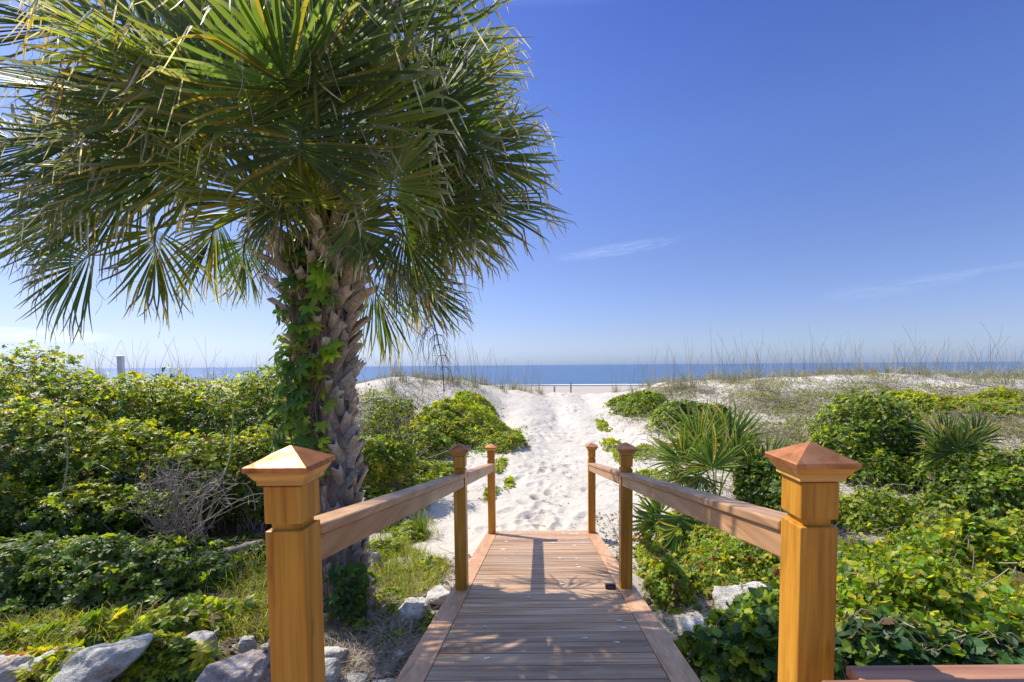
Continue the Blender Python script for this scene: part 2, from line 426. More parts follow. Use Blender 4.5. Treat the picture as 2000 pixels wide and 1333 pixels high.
# ------------------------------------------------------------------ terrain
def _c(px, py, Y):
    p = U(px, py, Y); return (p[0], p[1], p[2])
CP = [_c(1055, 1041, 5.75), _c(1058, 950, 8.0), _c(1075, 880, 11), _c(1090, 820, 15), _c(1045, 766, 20), _c(1080, 767, 20), _c(1115, 767, 20), _c(1150, 767, 20), _c(1185, 766, 20), _c(1100, 769, 18.5), _c(1150, 785, 17.5),
      _c(950, 1000, 6.6), _c(960, 900, 9.6), _c(980, 830, 13.6), _c(1010, 762, 19.5), _c(1150, 1000, 6.6), _c(1150, 900, 10), _c(1170, 830, 14),
      _c(740, 742, 16), _c(800, 738, 17), _c(900, 742, 18), _c(960, 754, 19),
      _c(850, 800, 13.2), _c(780, 790, 13.5), _c(880, 900, 9.6), _c(700, 790, 13), _c(860, 1000, 6.7), _c(850, 1060, 5.7), _c(700, 900, 9.2),
      _c(420, 745, 19), _c(200, 745, 20), _c(0, 745, 20), _c(560, 745, 18), _c(-300, 745, 20),
      _c(1260, 960, 7.6), _c(1250, 1060, 5.6), _c(1300, 880, 9.8), _c(1240, 800, 15.5), _c(1280, 750, 18.5), _c(1400, 742, 17), _c(1400, 800, 13), _c(1500, 870, 9.5),
      _c(1500, 738, 18), _c(1620, 733, 18), _c(1700, 728, 19), _c(1800, 733, 18), _c(1900, 742, 17), _c(1990, 735, 18), _c(2200, 735, 18), _c(1600, 770, 14.5), _c(1750, 775, 14), _c(1950, 775, 14), _c(2200, 780, 14),
      _c(1650, 850, 10), _c(1850, 850, 10), _c(2050, 850, 10), _c(1340, 1200, 3.9), _c(1600, 1010, 6.1), _c(1900, 1000, 6.1)]
G0 = EYE-2.16
for x, y, z in ((-12, 4, G0+.1), (-12, 9, G0+.3), (-8, 3, G0), (-4, 3.2, G0), (-2.4, 3.4, G0), (-1.7, 4, G0-.03), (-1, 3, G0-.02), (0, 2.5, G0-.05), (0, 4, G0-.05), (1.5, 3, G0-.05), (3, 3, G0), (5, 4, G0), (8, 4, G0+.1),
                (12, 5, G0+.2), (-4, 7, G0), (-3, 6, G0), (-6, 10, G0+.3), (-3, 10, G0+.2), (-12, 14, G0+.8), (12, 10, G0+.5), (-20, -8, G0), (0, -8, G0), (20, -8, G0), (-40, 0, G0), (40, 0, G0), (0, 0, G0-.02), (-3, 0, G0), (3, 0, G0),
                (-14, 26, EYE-2.6), (-6, 26, EYE-2.8), (0, 25.5, EYE-3.0), (2, 26, EYE-3.1), (6, 26, EYE-2.7), (14, 26, EYE-2.6), (24, 26, EYE-2.6), (-30, 26, EYE-2.6), (-60, 20, EYE-1.2), (60, 20, EYE-1.2), (36, 18, EYE-.7), (-36, 18, EYE-.7),
                (0, 35, -.9), (-15, 35, -.9), (15, 35, -.9), (-50, 35, -.9), (50, 35, -.9), (0, 45, -1.2), (-60, 45, -1.2), (60, 45, -1.2), (100, 10, G0), (-100, 10, G0)):
    CP.append((x, y, z))
CP = np.array(CP)
def _w(X, Y): return np.stack([np.arcsinh(np.asarray(X)/2.2), np.arcsinh(np.asarray(Y)/2.2)*1.25], -1)
_cw = _w(CP[:, 0], CP[:, 1])
def _phi(a, b): 
    d2 = ((a[..., None, :]-b)**2).sum(-1); return np.sqrt(d2+.0016)
_A = _phi(_cw, _cw); _A -= np.eye(len(CP))*.012
_wt = np.linalg.solve(_A, CP[:, 2]-CP[:, 2].mean())
HUM = [(U(x, y, Y), r, h) for x, y, Y, r, h in ((1290, 742, 16, 1.3, .16), (1640, 735, 15.5, 1.4, .20), (1940, 745, 14, 1.2, .22), (830, 742, 15.5, 1.6, .12), (1480, 745, 15, 1.0, .1), (1760, 733, 16, 1.2, .1))]
def base_z(X, Y):
    X = np.asarray(X, float); Y = np.asarray(Y, float); sh = X.shape
    w = _w(X.ravel(), Y.ravel()); out = np.empty(len(w))
    for i in range(0, len(w), 20000): out[i:i+20000] = _phi(w[i:i+20000], _cw)@_wt
    z = out.reshape(sh)+CP[:, 2].mean()
    for p, r, h in HUM: z = z+h*np.exp(-(((X-p[0])/r)**2+((Y-p[1])/r)**2))
    return z
def path_x(Y): return np.interp(Y, [5, 8, 11, 15, 21], [0.03, .05, .25, .6, 1.35])
FEET = []
for k in range(150):
    y = 5.95+15.5*random.random()**1.25; s = random.gauss(0, .42)
    FEET.append((float(path_x(y))+s, y, random.gauss(0, .5), random.uniform(.10, .17), random.uniform(.6, 1.2)))
def gz(X, Y, detail=True):
    X = np.asarray(X, float); Y = np.asarray(Y, float)
    z = base_z(X, Y)
    far = np.clip(1-(Y-22)/6, 0, 1)
    z = z+far*(.10*fbm(X*.5, Y*.5, seed=3)+.035*fbm(X*2.1, Y*2.1, seed=8, o=3))
    if detail:
        z = z+far*.014*fbm(X*7, Y*7, seed=21, o=3)
    m = np.exp(-((np.hypot((X-.02)/1.0, 1.0*np.maximum(0, 3.2-Y))/.95)**6))*(Y < 6.3)
    ra = EYE-(1.0817+.1837*Y)-.035
    t = np.clip((Y-4.4)/1.0, 0, 1)
    lim = np.where(Y < 5.78, np.minimum(z, ra-.12*(1-t)), z)
    z = np.where(m > .4, lim, z)
    return z
def gpt(px, py, Y0=1.2, Y1=30):
    Y = np.concatenate([np.linspace(Y0, 8, 150), np.linspace(8.05, Y1, 200)])
    P = np.array([U(px, py, y) for y in Y]); d = P[:, 2]-gz(P[:, 0], P[:, 1], False)
    i = np.argmax(d < 0)
    if d[i] >= 0: i = len(Y)-1
    p = P[i].copy(); p[2] = gz(p[0], p[1], False); return p
def build_ground():
    rows = [-9.0]
    while rows[-1] < 45: 
        y = rows[-1]; rows.append(y+(.25 if y < 1.5 else max(.028, .0058*(y-1.5)) if y < 22 else .35))
    Yr = np.array(rows)
    t = np.linspace(-1, 1, 760)
    u = .06+np.sinh(t*2.6)/np.sinh(2.6)*2.6
    Xg = u[None, :]*(np.maximum(Yr, 0)[:, None]+3.2); Yg = np.repeat(Yr[:, None], len(u), 1)
    Z = gz(Xg, Yg)
    for fx, fy, a, r, d in FEET:
        i0, i1 = np.searchsorted(Yr, [fy-.5, fy+.5])
        sx = Xg[i0:i1]-fx; sy = Yg[i0:i1]-fy
        c, s = math.cos(a), math.sin(a)
        q = np.sqrt(((sx*c+sy*s)/(r*.62))**2+((-sx*s+sy*c)/(r*1.15))**2)
        Z[i0:i1] += d*(-.036*np.exp(-(q**3.2))+.012*np.exp(-((q-1.35)/.33)**2))
    nr, nc = Xg.shape
    V = np.stack([Xg, Yg, Z], -1).reshape(-1, 3)
    i = (np.arange(nr-1)*nc)[:, None]; j = np.arange(nc-1)[None, :]
    q = np.stack([i+j, i+j+1, i+nc+j+1, i+nc+j], -1).reshape(-1)
    # ground colour: clean pale sand on the path and crests, leaf litter and soil near the house
    X, Y = V[:, 0], V[:, 1]
    nz = fbm(X*1.1, Y*1.1, seed=5)
    dpath = np.abs(X-path_x(Y))
    soil = np.clip((6.2-Y+nz*1.6)/1.6, 0, 1)*np.clip((dpath-1.0+nz*.5)/.5, 0, 1)
    soil = np.maximum(soil, np.clip((5.3-Y)/1, 0, 1)*(dpath < 1.3)*.6)
    soil = np.maximum(soil, np.clip((-2.2-X+nz)/1, 0, 1)*np.clip((13-Y)/3, 0, 1))
    lit = np.clip(fbm(X*2.3, Y*2.3, seed=15)*1.5+.25, 0, 1)*np.clip((dpath-1.2-.04*Y)/1.0, 0, 1)*.6*np.clip((X-1)/2, .15, 1)
    sandc = np.array([.53, .475, .395]); soilc = np.array([.13, .105, .075]); litc = np.array([.33, .29, .24])
    c = sandc*(1-lit[:, None])+litc*lit[:, None]
    c = c*(1-soil[:, None])+soilc*soil[:, None]
    me = np_mesh('ground', V, q, np.full((nr-1)*(nc-1), 4), M['sand'], c, True)
    tag(link('ground', me), kind='structure')
build_ground()
def sheet(name, x0, x1, y0, y1, z, m, nx=1, ny=1):
    xs = np.linspace(x0, x1, nx+1); ys = np.linspace(y0, y1, ny+1)
    X, Y = np.meshgrid(xs, ys); V = np.stack([X, Y, X*0+z], -1).reshape(-1, 3)
    i = (np.arange(ny)*(nx+1))[:, None]; j = np.arange(nx)[None, :]
    q = np.stack([i+j, i+j+1, i+nx+j+2, i+nx+j+1], -1).reshape(-1)
    return tag(link(name, np_mesh(name, V, q, np.full(nx*ny, 4), m)), kind='structure')
sheet('beach', -4000, 4000, -60, 112, -.15, M['beach'])
sheet('sea', -45000, 45000, 98, 60000, 0, M['sea'])
# surf lines: three low ragged foam ridges
g = Geo()
for y0, w, hz in ((98.8, .9, .06),):
    xs = np.arange(-140, 200, .8)
    yy = y0+1.6*fbm(xs*.05, xs*0+y0, seed=2)+.5*fbm(xs*.4, xs*0, seed=9)
    ww = w*np.clip(.6+fbm(xs*.09, xs*0+3, seed=4)*1.3, .03, 2)
    zz = .03+hz*np.clip(ww/w, 0, 1)
    prof = [(-1, 0.004), (-.3, .7), (.3, 1), (1, 0.004)]
    V = np.stack([np.stack([xs, yy+a*ww, zz*b], -1) for a, b in prof], 1).reshape(-1, 3)
    i = (np.arange(len(xs)-1)*4)[:, None]; j = np.arange(3)[None, :]
    q = np.stack([i+j, i+4+j, i+5+j, i+1+j], -1).reshape(-1)
    g.add_np(V, q, np.full((len(xs)-1)*3, 4), np.ones((len(V), 3)))
tag(link('surf', g.mesh('surf', M['foam'])), kind='structure')

# ------------------------------------------------------------------ camera, sun, sky
cd = bpy.data.cameras.new('camera'); cam = bpy.data.objects.new('camera', cd); COL.objects.link(cam)
Mx = Matrix(((_rt[0], _up[0], -_fw[0], 0), (_rt[1], _up[1], -_fw[1], 0), (_rt[2], _up[2], -_fw[2], EYE), (0, 0, 0, 1)))
cam.matrix_world = Mx
cd.lens = 16.0; cd.sensor_width = 36; cd.clip_start = .05; cd.clip_end = 100000
cd.shift_x = (1000-CX)/2000; cd.shift_y = (CY-666.5)/2000
SC.camera = cam
SUND = nrm(np.array([-.74, .465, 1.03]))
sl = bpy.data.lights.new('sun', 'SUN'); so = bpy.data.objects.new('sun', sl); COL.objects.link(so)
sl.energy = 3.0; sl.angle = R(.5); sl.color = (1, .95, .87)
so.rotation_euler = Vector(SUND.tolist()).to_track_quat('Z', 'Y').to_euler()
W = bpy.data.worlds.new('World'); SC.world = W; W.use_nodes = True
nt = W.node_tree; bg = nt.nodes['Background']
sk = nt.nodes.new('ShaderNodeTexSky'); sk.sky_type = 'NISHITA'; sk.sun_disc = False
sk.sun_elevation = math.asin(SUND[2]); sk.sun_rotation = math.atan2(SUND[0], SUND[1])
sk.altitude = 0; sk.air_density = 1.0; sk.dust_density = .6; sk.ozone_density = 2.5
hs = nt.nodes.new('ShaderNodeHueSaturation'); hs.inputs['Saturation'].default_value = 1.0
gt = nt.nodes.new('ShaderNodeTexCoord'); gs = nt.nodes.new('ShaderNodeSeparateXYZ'); nt.links.new(gt.outputs['Generated'], gs.inputs[0])
kg = .97/2.77
def kc(*c): return tuple(x*kg for x in c)
gr = ramp(nt, [(0.0, kc(.70, .94, 1.75)), (.03, kc(.79, .92, 1.45)), (.07, kc(.84, .87, 1.26)), (.20, kc(.88, .88, 1.24)), (.42, kc(.80, .92, 1.46)), (.60, kc(.62, .75, 1.42)), (.76, (1.15, 1.15, 1.2))], gs.outputs[2])
nt.links.new(mixc(nt, sk.outputs[0], gr, 1.0, 'MULTIPLY'), hs.inputs['Color'])
# faint cirrus wisps in the sky (by world direction)
tc = nt.nodes.new('ShaderNodeTexCoord')
def wisp(px, py, rx, ry, rot, strength, seed):
    d = _fw+(px-CX)/FPX*_rt-(py-CY)/FPX*_up; d = d/np.linalg.norm(d)
    az = math.atan2(d[0], d[1]); el = math.asin(d[2])
    sp = nt.nodes.new('ShaderNodeSeparateXYZ'); nt.links.new(tc.outputs['Generated'], sp.inputs[0])
    def mth(op, a, b=None):
        n = nt.nodes.new('ShaderNodeMath'); n.operation = op
        for i, v in enumerate((a, b)):
            if v is None: continue
            if isinstance(v, (int, float)): n.inputs[i].default_value = v
            else: nt.links.new(v, n.inputs[i])
        return n.outputs[0]
    A = mth('SUBTRACT', mth('ARCTAN2', sp.outputs[0], sp.outputs[1]), az)
    E = mth('SUBTRACT', mth('ARCSINE', sp.outputs[2]), el)
    c, s = math.cos(rot), math.sin(rot)
    a = mth('ADD', mth('MULTIPLY', A, c), mth('MULTIPLY', E, s)); e = mth('SUBTRACT', mth('MULTIPLY', E, c), mth('MULTIPLY', A, s))
    cb = nt.nodes.new('ShaderNodeCombineXYZ'); nt.links.new(mth('MULTIPLY', a, 12), cb.inputs[0]); nt.links.new(mth('MULTIPLY', e, 90), cb.inputs[1]); cb.inputs[2].default_value = seed
    nz = N(nt, 'ShaderNodeTexNoise', i_Scale=1.6, i_Detail=8.0, i_Roughness=.6, i_Distortion=.8); nt.links.new(cb.outputs[0], nz.inputs[0])
    q = mth('ADD', mth('POWER', mth('ABSOLUTE', mth('DIVIDE', a, rx)), 2.0), mth('POWER', mth('ABSOLUTE', mth('DIVIDE', e, ry)), 2.0))
    f = mth('MAXIMUM', mth('SUBTRACT', 1.0, q), 0.0)
    k = mth('MAXIMUM', mth('SUBTRACT', nz.outputs[0], .34), 0.0)
    return mth('MINIMUM', mth('MULTIPLY', mth('MULTIPLY', f, k), strength), .85)
cur = hs.outputs[0]
for a in ((1205, 488, .15, .014, R(6), .34, 1.0), (1930, 527, .11, .006, R(3), .16, 5.0), (1740, 562, .12, .016, R(4), .14, 9.0), (60, 655, .10, .012, 0, 1.2, 13.0)):
    cur = mixc(nt, cur, (5.2, 5.6, 6.4), wisp(*a))
nt.links.new(cur, bg.inputs['Color'])
bg.inputs['Strength'].default_value = .15
SC.view_settings.view_transform = 'Standard'; SC.view_settings.look = 'None'; SC.view_settings.gamma = 1
SC.view_settings.exposure = 1.15
SC.render.resolution_x = 1024; SC.render.resolution_y = 682
SC.cycles.max_bounces = 8; SC.cycles.transmission_bounces = 6; SC.cycles.diffuse_bounces = 4; SC.cycles.glossy_bounces = 3
SC.cycles.use_denoising = True
# ------------------------------------------------------------------ timber
def bevel_box(dx, dy, dz, bv=.004, seg=2):
    bm = bmesh.new(); bmesh.ops.create_cube(bm, size=1)
    bmesh.ops.scale(bm, vec=(dx, dy, dz), verts=bm.verts)
    if bv: bmesh.ops.bevel(bm, geom=bm.edges[:], offset=bv, segments=seg, profile=.5, affect='EDGES')
    return bm
def bm_mesh(name, bm, m, loc=(0, 0, 0), rot=None, smooth=False):
    if rot is not None: bmesh.ops.rotate(bm, cent=(0, 0, 0), matrix=rot, verts=bm.verts)
    bmesh.ops.translate(bm, vec=Vector([float(v) for v in loc]), verts=bm.verts)
    bmesh.ops.recalc_face_normals(bm, faces=bm.faces)
    me = bpy.data.meshes.new(name); bm.to_mesh(me); bm.free(); me.materials.append(m)
    if smooth:
        for p in me.polygons: p.use_smooth = True
    return me
def part(name, bm, m, parent, loc=(0, 0, 0), rot=None, smooth=False):
    """part whose own origin sits at its centre so that its grain varies from piece to piece"""
    me = bm_mesh(name, bm, m, (0, 0, 0), rot, smooth)
    o = bpy.data.objects.new(name, me); COL.objects.link(o); o.parent = parent
    w = Vector((0, 0, 0)); q = parent
    while q is not None: w += q.location; q = q.parent
    o.location = Vector([float(v) for v in loc])-w
    return o
RS = .1837; RA = math.atan(RS); XC = .028
def rz(Y): return EYE-(1.0817+RS*Y)
RT = Matrix.Rotation(-RA, 3, 'X')
rampo = thing('boardwalk_ramp', 'sloping boardwalk ramp of brown cross planks and lighter border boards running down to the sand', 'boardwalk', (XC, 1.0, rz(1.0)))
nb = 36; pitch = .1348
for k in range(nb):
    y = 5.81-pitch*(k+.5); 
    if y < .95: break
    w = pitch/math.cos(RA)
    bm = bevel_box(1.128, w-.0065, .025, .003)
    part('plank', bm, M['plank'], rampo, (XC+random.uniform(-.001, .001), y, rz(y)-.0125+random.uniform(-.0008, .0008)), RT)
ylo, yhi = .96, 5.82
for s in (-1, 1):
    bm = bevel_box(.137, (yhi-ylo)/math.cos(RA), .027, .004)
    yc = (ylo+yhi)/2
    part('border_board', bm, M['border'], rampo, (XC+s*.6365, yc, rz(yc)-.0125), RT)
    bm = bevel_box(.038, (yhi-ylo-.1)/math.cos(RA), .18, .003)
    part('joist', bm, M['post'] if False else M['border'], rampo, (XC+s*.66, yc-.05, rz(yc)-.12), RT)
def frustum(bm, w0, w1, z0, z1):
    r = []
    for w, z in ((w0, z0), (w1, z1)): r.append([bm.verts.new((sx*w/2, sy*w/2, z)) for sx, sy in ((-1, -1), (1, -1), (1, 1), (-1, 1))])
    for i in range(4): bm.faces.new((r[0][i], r[0][(i+1) % 4], r[1][(i+1) % 4], r[1][i]))
    return r
def prof_solid(levels):
    bm = bmesh.new(); prev = None
    for w, z in levels:
        ring = [bm.verts.new((sx*w/2, sy*w/2, z)) for sx, sy in ((-1, -1), (1, -1), (1, 1), (-1, 1))]
        if prev:
            for i in range(4): bm.faces.new((prev[i], prev[(i+1) % 4], ring[(i+1) % 4], ring[i]))
        else: bm.faces.new(ring[::-1])
        prev = ring
    bm.faces.new(prev)
    return bm
PW = .089
def railing(side, label):
    xc = XC+side*.6275
    root = thing('railing', label, 'railing', (xc, 1.09, rz(1.09)), 'handrails of the boardwalk ramp')
    spots = [(1.091, 1.085, 1.09), (3.41, 1.113, 1.11), (5.636, 1.135, 1.12)]
    for yc, h, _ in spots:
        top = rz(yc-.04)+h; b = rz(yc)-.30
        sh = top-.195
        bm = bevel_box(PW, PW, sh-b, .0035)
        ps = part('post', bm, M['post'], root, (xc, yc, (sh+b)/2))
        bm = bevel_box(.067, .067, .024, .001)
        part('neck', bm, M['post'], ps, (xc, yc, sh+.010))
        bm = bevel_box(PW, PW, .089, .003)
        part('head_block', bm, M['post'], ps, (xc, yc, sh+.0175+.0445))
        z0 = top-.084
        bm = prof_solid([(PW+.004, 0), (PW+.018, 0), (PW+.018, .010), (PW+.024, .0125), (PW+.030, .017), (PW+.042, .027), (PW+.044, .030), (PW+.044, .034)])
        part('crown_moulding', bm, M['trim'], ps, (xc, yc, z0))
        W0 = PW+.058
        bm = prof_solid([(W0, 0), (W0, .0105), (W0-.003, .0125), (.10, .024), (.05, .039), (.002, .0510)])
        part('copper_cap', bm, M['copper'], ps, (xc, yc, z0+.0335))
    for (y0, _, _), (y1, _, _) in zip(spots[:-1], spots[1:]):
        a, b_ = y0+PW/2+.001, y1-PW/2-.001; yc = (a+b_)/2; L = (b_-a)
        ht = .893
        # cap board sheared so that both ends stay plumb against the posts
        for nm, wx, tz, zt, off in (('top_rail', .090, .030, ht, 0), ('rail_board', .040, .068, ht-.0315, -side*.018)):
            bm = bevel_box(wx, L, tz, .007 if nm == 'top_rail' else .003, 3)
            for v in bm.verts: v.co.z -= v.co.y*RS
            part(nm, bm, M['rail'], root, (xc+off-(side*.003 if nm == 'top_rail' else 0), yc, rz(yc)+zt-tz/2))
    return root
railing(-1, 'left handrail of the ramp, on the palm side, three amber posts with copper caps')
railing(1, 'right handrail of the ramp, on the palmetto side, three amber posts with copper caps')
# lower right: the two level boards of a deck guard rail, with its hidden posts
Zb = EYE-.705
dr = thing('deck_rail', 'flat reddish deck rail of two wide boards at the lower right corner of the photo', 'rail', (1.6, .95, G0))
part('back_board', bevel_box(2.3, .085, .025, .004), M['railx'], dr, (.712+1.15, .985, Zb-.0125))
o = part('front_board', bevel_box(2.6, .19, .026, .005), M['railx'], dr, (.60+1.3, .848, Zb+.014))
part('rail_apron', bevel_box(2.3, .035, .12, .003), M['railx'], dr, (.72+1.15, .93, Zb-.092))
for x in (1.3, 2.2, 3.1): part('post', bevel_box(.089, .089, Zb-.032-G0+.2, .004), M['post'], dr, (x, .88, (Zb-.032+G0-.2)/2))
# the deck the photograph is taken from
dk = thing('house_deck', 'hardwood deck at the head of the ramp behind the near posts', 'deck', (0, 0, G0))
for k in range(13): part('deck_board', bevel_box(4.6, .134, .026, .003), M['plank'], dk, (.4, .86-.14*k, rz(.95)-.014))
for x in (-1.7, .4, 2.5): part('support_post', bevel_box(.09, .09, 1.1, .003), M['post'], dk, (x, .2, rz(.95)-.6))
# small black deck light beside the right middle post
p = U(1193, 1152, 3.36)
dl = thing('deck_light', 'small black solar light on the planks at the foot of the right middle post', 'light', (p[0], 3.38, rz(3.38)))
part('housing', bevel_box(.078, .05, .036, .006, 3), M['black'], dl, (p[0], 3.38, rz(3.38)+.018), RT)
part('lens', bevel_box(.052, .006, .018, .002), plain('dark_lens', (.05, .05, .055), .1), dl, (p[0], 3.352, rz(3.36)+.018), RT)
part('panel', bevel_box(.056, .032, .004, .001), plain('solar_panel', (.02, .02, .04), .15), dl, (p[0], 3.38, rz(3.38)+.037), RT)
# white flakes of shell and sand on the planks
g = Geo()
for k in range(46):
    y = random.choice([random.uniform(5.0, 5.75), random.uniform(4.2, 5.75), random.uniform(2.1, 5.7)]); x = XC+random.uniform(-.45, .5)
    n = 7; r = random.uniform(.006, .02)
    a = np.arange(n)/n*2*math.pi; rr = r*np.random.default_rng(k).uniform(.4, 1.3, n)
    X = x+rr*np.cos(a)*1.6; Yv = y+rr*np.sin(a)
    V = np.stack([X, Yv, rz(Yv)+.0015], 1); V2 = V.copy(); V2[:, 2] += .003
    g.add(np.concatenate([V, V2]), [list(range(n, 2*n))]+[[i, (i+1) % n, n+(i+1) % n, n+i] for i in range(n)])
tag(link('shell_flakes', g.mesh('shell_flakes', M['shell'])), 'white shell and sand flakes scattered on the lower planks of the ramp', 'flakes', kind='stuff')
# ------------------------------------------------------------------ cabbage palm
pb = gpt(672, 1192); pb = np.array([pb[0], 4.02, float(gz(pb[0], 4.02))])
C0 = U(632, 400, 4.02)
palm = thing('cabbage_palm', 'cabbage palm left of the ramp with shaggy fan-leaved crown and rough criss-cross trunk', 'palm tree', pb)
def trunk_c(z):
    zs = [pb[2]-.3, pb[2], U(0, 1000, 4.02)[2], U(0, 850, 4.02)[2], U(0, 700, 4.02)[2], U(0, 560, 4.02)[2], U(0, 400, 4.02)[2]]
    xs = [U(672, 1195, 4.02)[0], U(670, 1195, 4.02)[0], U(655, 1000, 4.02)[0], U(640, 850, 4.02)[0], U(632, 700, 4.02)[0], U(632, 560, 4.02)[0], U(632, 400, 4.02)[0]]
    return np.array([np.interp(z, zs, xs), 4.02, z])
g = Geo()
zs = np.linspace(pb[2]-.25, C0[2]+.15, 26)
tube(g, [trunk_c(z) for z in zs], [.195+.04*math.exp(-(z-pb[2])/.25) if z < C0[2]-.5 else .195-.05*(z-C0[2]+.5)/.65 for z in zs], (.3, .24, .19), 20)
child('trunk', g.mesh('trunk', M['bark'], True), palm)
def boot(z, th, L, w, lean, tw, col):
    c = trunk_c(z); rad = np.array([math.cos(th), math.sin(th), 0]); tan = np.array([-math.sin(th), math.cos(th), 0]); up = np.array([0, 0, 1.0])
    g = Geo(); nu, nv = 7, 6
    ax = nrm(up*math.cos(lean)+rad*math.sin(lean)+tan*tw)
    sd = nrm(tan-np.dot(tan, ax)*ax); nn = np.cross(sd, ax)
    if np.dot(nn, rad) < 0: nn = -nn
    notch = random.uniform(.0, .4); rag = rng.uniform(-.07, .07, nv)
    for side in (0, 1):
        pass
    V = []
    for layer in (0, 1):
        for i in range(nu):
            u = i/(nu-1)
            wu = w*(1-.42*u**.8)
            for j in range(nv):
                v = j/(nv-1)*2-1
                uu = u*(1-notch*u*(1-abs(v))*.8+rag[j]*u)
                p = c+rad*.195+ax*(L*uu)+sd*(v*wu/2)+nn*(-.045*v*v*(1-.3*u)+.06*uu*uu*L/.3)
                th_ = (.024*(1-.55*u))*(1-.75*abs(v)**3)
                V.append(p+nn*(th_ if layer == 0 else -th_*.6))
    F = []; o = nu*nv
    for i in range(nu-1):
        for j in range(nv-1):
            a = i*nv+j; F.append([a, a+1, a+nv+1, a+nv]); F.append([o+a, o+a+nv, o+a+nv+1, o+a+1])
    for j in range(nv-1): F.append([(nu-1)*nv+j, (nu-1)*nv+j+1, o+(nu-1)*nv+j+1, o+(nu-1)*nv+j])
    for i in range(nu-1):
        F.append([i*nv, (i+1)*nv, o+(i+1)*nv, o+i*nv]); F.append([i*nv+nv-1, o+i*nv+nv-1, o+(i+1)*nv+nv-1, (i+1)*nv+nv-1])
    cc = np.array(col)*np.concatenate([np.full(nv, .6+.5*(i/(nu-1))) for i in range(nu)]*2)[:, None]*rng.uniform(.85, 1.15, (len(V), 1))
    g.add(V, F, cc)
    # torn fibres at the edges
    for k in range(2):
        a = c+rad*.23+ax*L*random.uniform(.2, .9)+sd*random.uniform(-w/2, w/2)
        tube(g, bez(a, a+ax*.08, a+ax*.12+DOWN*.05+rng.normal(0, .03, 3), a+ax*.1+DOWN*.14+rng.normal(0, .05, 3), 5), .0016, (.40, .30, .2), 3)
    return g
nbt = 240; zt = C0[2]-.30; REST = Geo(); shown = 0
for k in range(nbt):
    u = (k+.5)/nbt; z = pb[2]-.05+u*(zt-pb[2]+.05)-.05
    th = k*2.39996+random.uniform(-.15, .15)
    L = .20+.03*u+.20*max(0, u-.6)/.4+random.uniform(-.03, .05)
    lean = R(9+8*u+26*max(0, u-.62)/.38+random.uniform(-5, 8))
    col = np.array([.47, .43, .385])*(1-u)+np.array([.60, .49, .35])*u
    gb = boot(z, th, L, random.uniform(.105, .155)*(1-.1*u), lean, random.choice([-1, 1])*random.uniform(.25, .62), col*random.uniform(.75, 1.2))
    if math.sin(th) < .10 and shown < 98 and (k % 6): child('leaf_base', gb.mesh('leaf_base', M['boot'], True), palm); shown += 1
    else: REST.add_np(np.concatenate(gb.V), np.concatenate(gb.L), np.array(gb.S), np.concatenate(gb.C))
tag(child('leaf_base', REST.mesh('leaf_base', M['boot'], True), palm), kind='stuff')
THREADS = []
def frond(hub, t, n, L, nleaf=50, spread=1.75, droop=.5, arch=.16, dry=.6, base=None, W=.0225, parent=palm, pr=.012, greens=GREENS, label=None, costa=.32):
    dry = dry if parent is not palm else max(dry, .72)
    hub = np.asarray(hub, float); t = nrm(t)
    g = Geo(); fan(g, hub, t, n, L, nleaf, spread, W, droop*.28, arch, costa, dry, greens)
    if parent is palm:
        for k in range(9):
            a = hub+t*L*random.uniform(.3, .75)+np.cross(t, nrm(n))*random.uniform(-.5, .5)*L
            b = rng.normal(0, .08, 3)
            THREADS.append(bez(a, a+b+DOWN*-.04, a+b*1.5+DOWN*.1, a+b+DOWN*.22+rng.normal(0, .04, 3), 7))
    f = child('frond', g.mesh('frond', M['frond']), parent)
    if label: f['label'] = label
    if base is not None:
        base = np.asarray(base, float); g = Geo(); d = np.linalg.norm(hub-base)
        mid = base+nrm(hub-base+np.array([0, 0, .35*d]))*d*.45
        P = bez(base, mid, hub-t*d*.3, hub, 9)
        costa_p = [hub+t*L*costa*.33, hub+t*L*costa*.66-nrm(n)*.02]
        rr = np.concatenate([np.linspace(pr*2.0, pr*.8, 9), [pr*.55, pr*.25]])
        tube(g, np.concatenate([P, costa_p]), rr, (.20, .21, .06), 6)
        child('petiole', g.mesh('petiole', M['frond'], True), f)
    return f
def H(hub, tip, L, nh, **k):
    k.setdefault('spread', random.uniform(1.15, 1.45)); k.setdefault('arch', random.uniform(.02, .12))
    if k['spread'] < 1.5: L *= 1.06
    h = U(*hub); t = U(*tip)-h
    n = {'c': np.array([0, -1.0, .25]), 'u': np.array([0, -.25, 1.0]), 'm': np.array([0, -.8, .8]), 'l': np.array([-.6, -.5, .6]), 'r': np.array([.6, -.6, .5])}[nh]
    az = math.atan2(h[1]-C0[1], h[0]-C0[0]); b = C0+np.array([math.cos(az)*.12, math.sin(az)*.12, -.15])
    frond(h, t, n, L, base=b, **k)
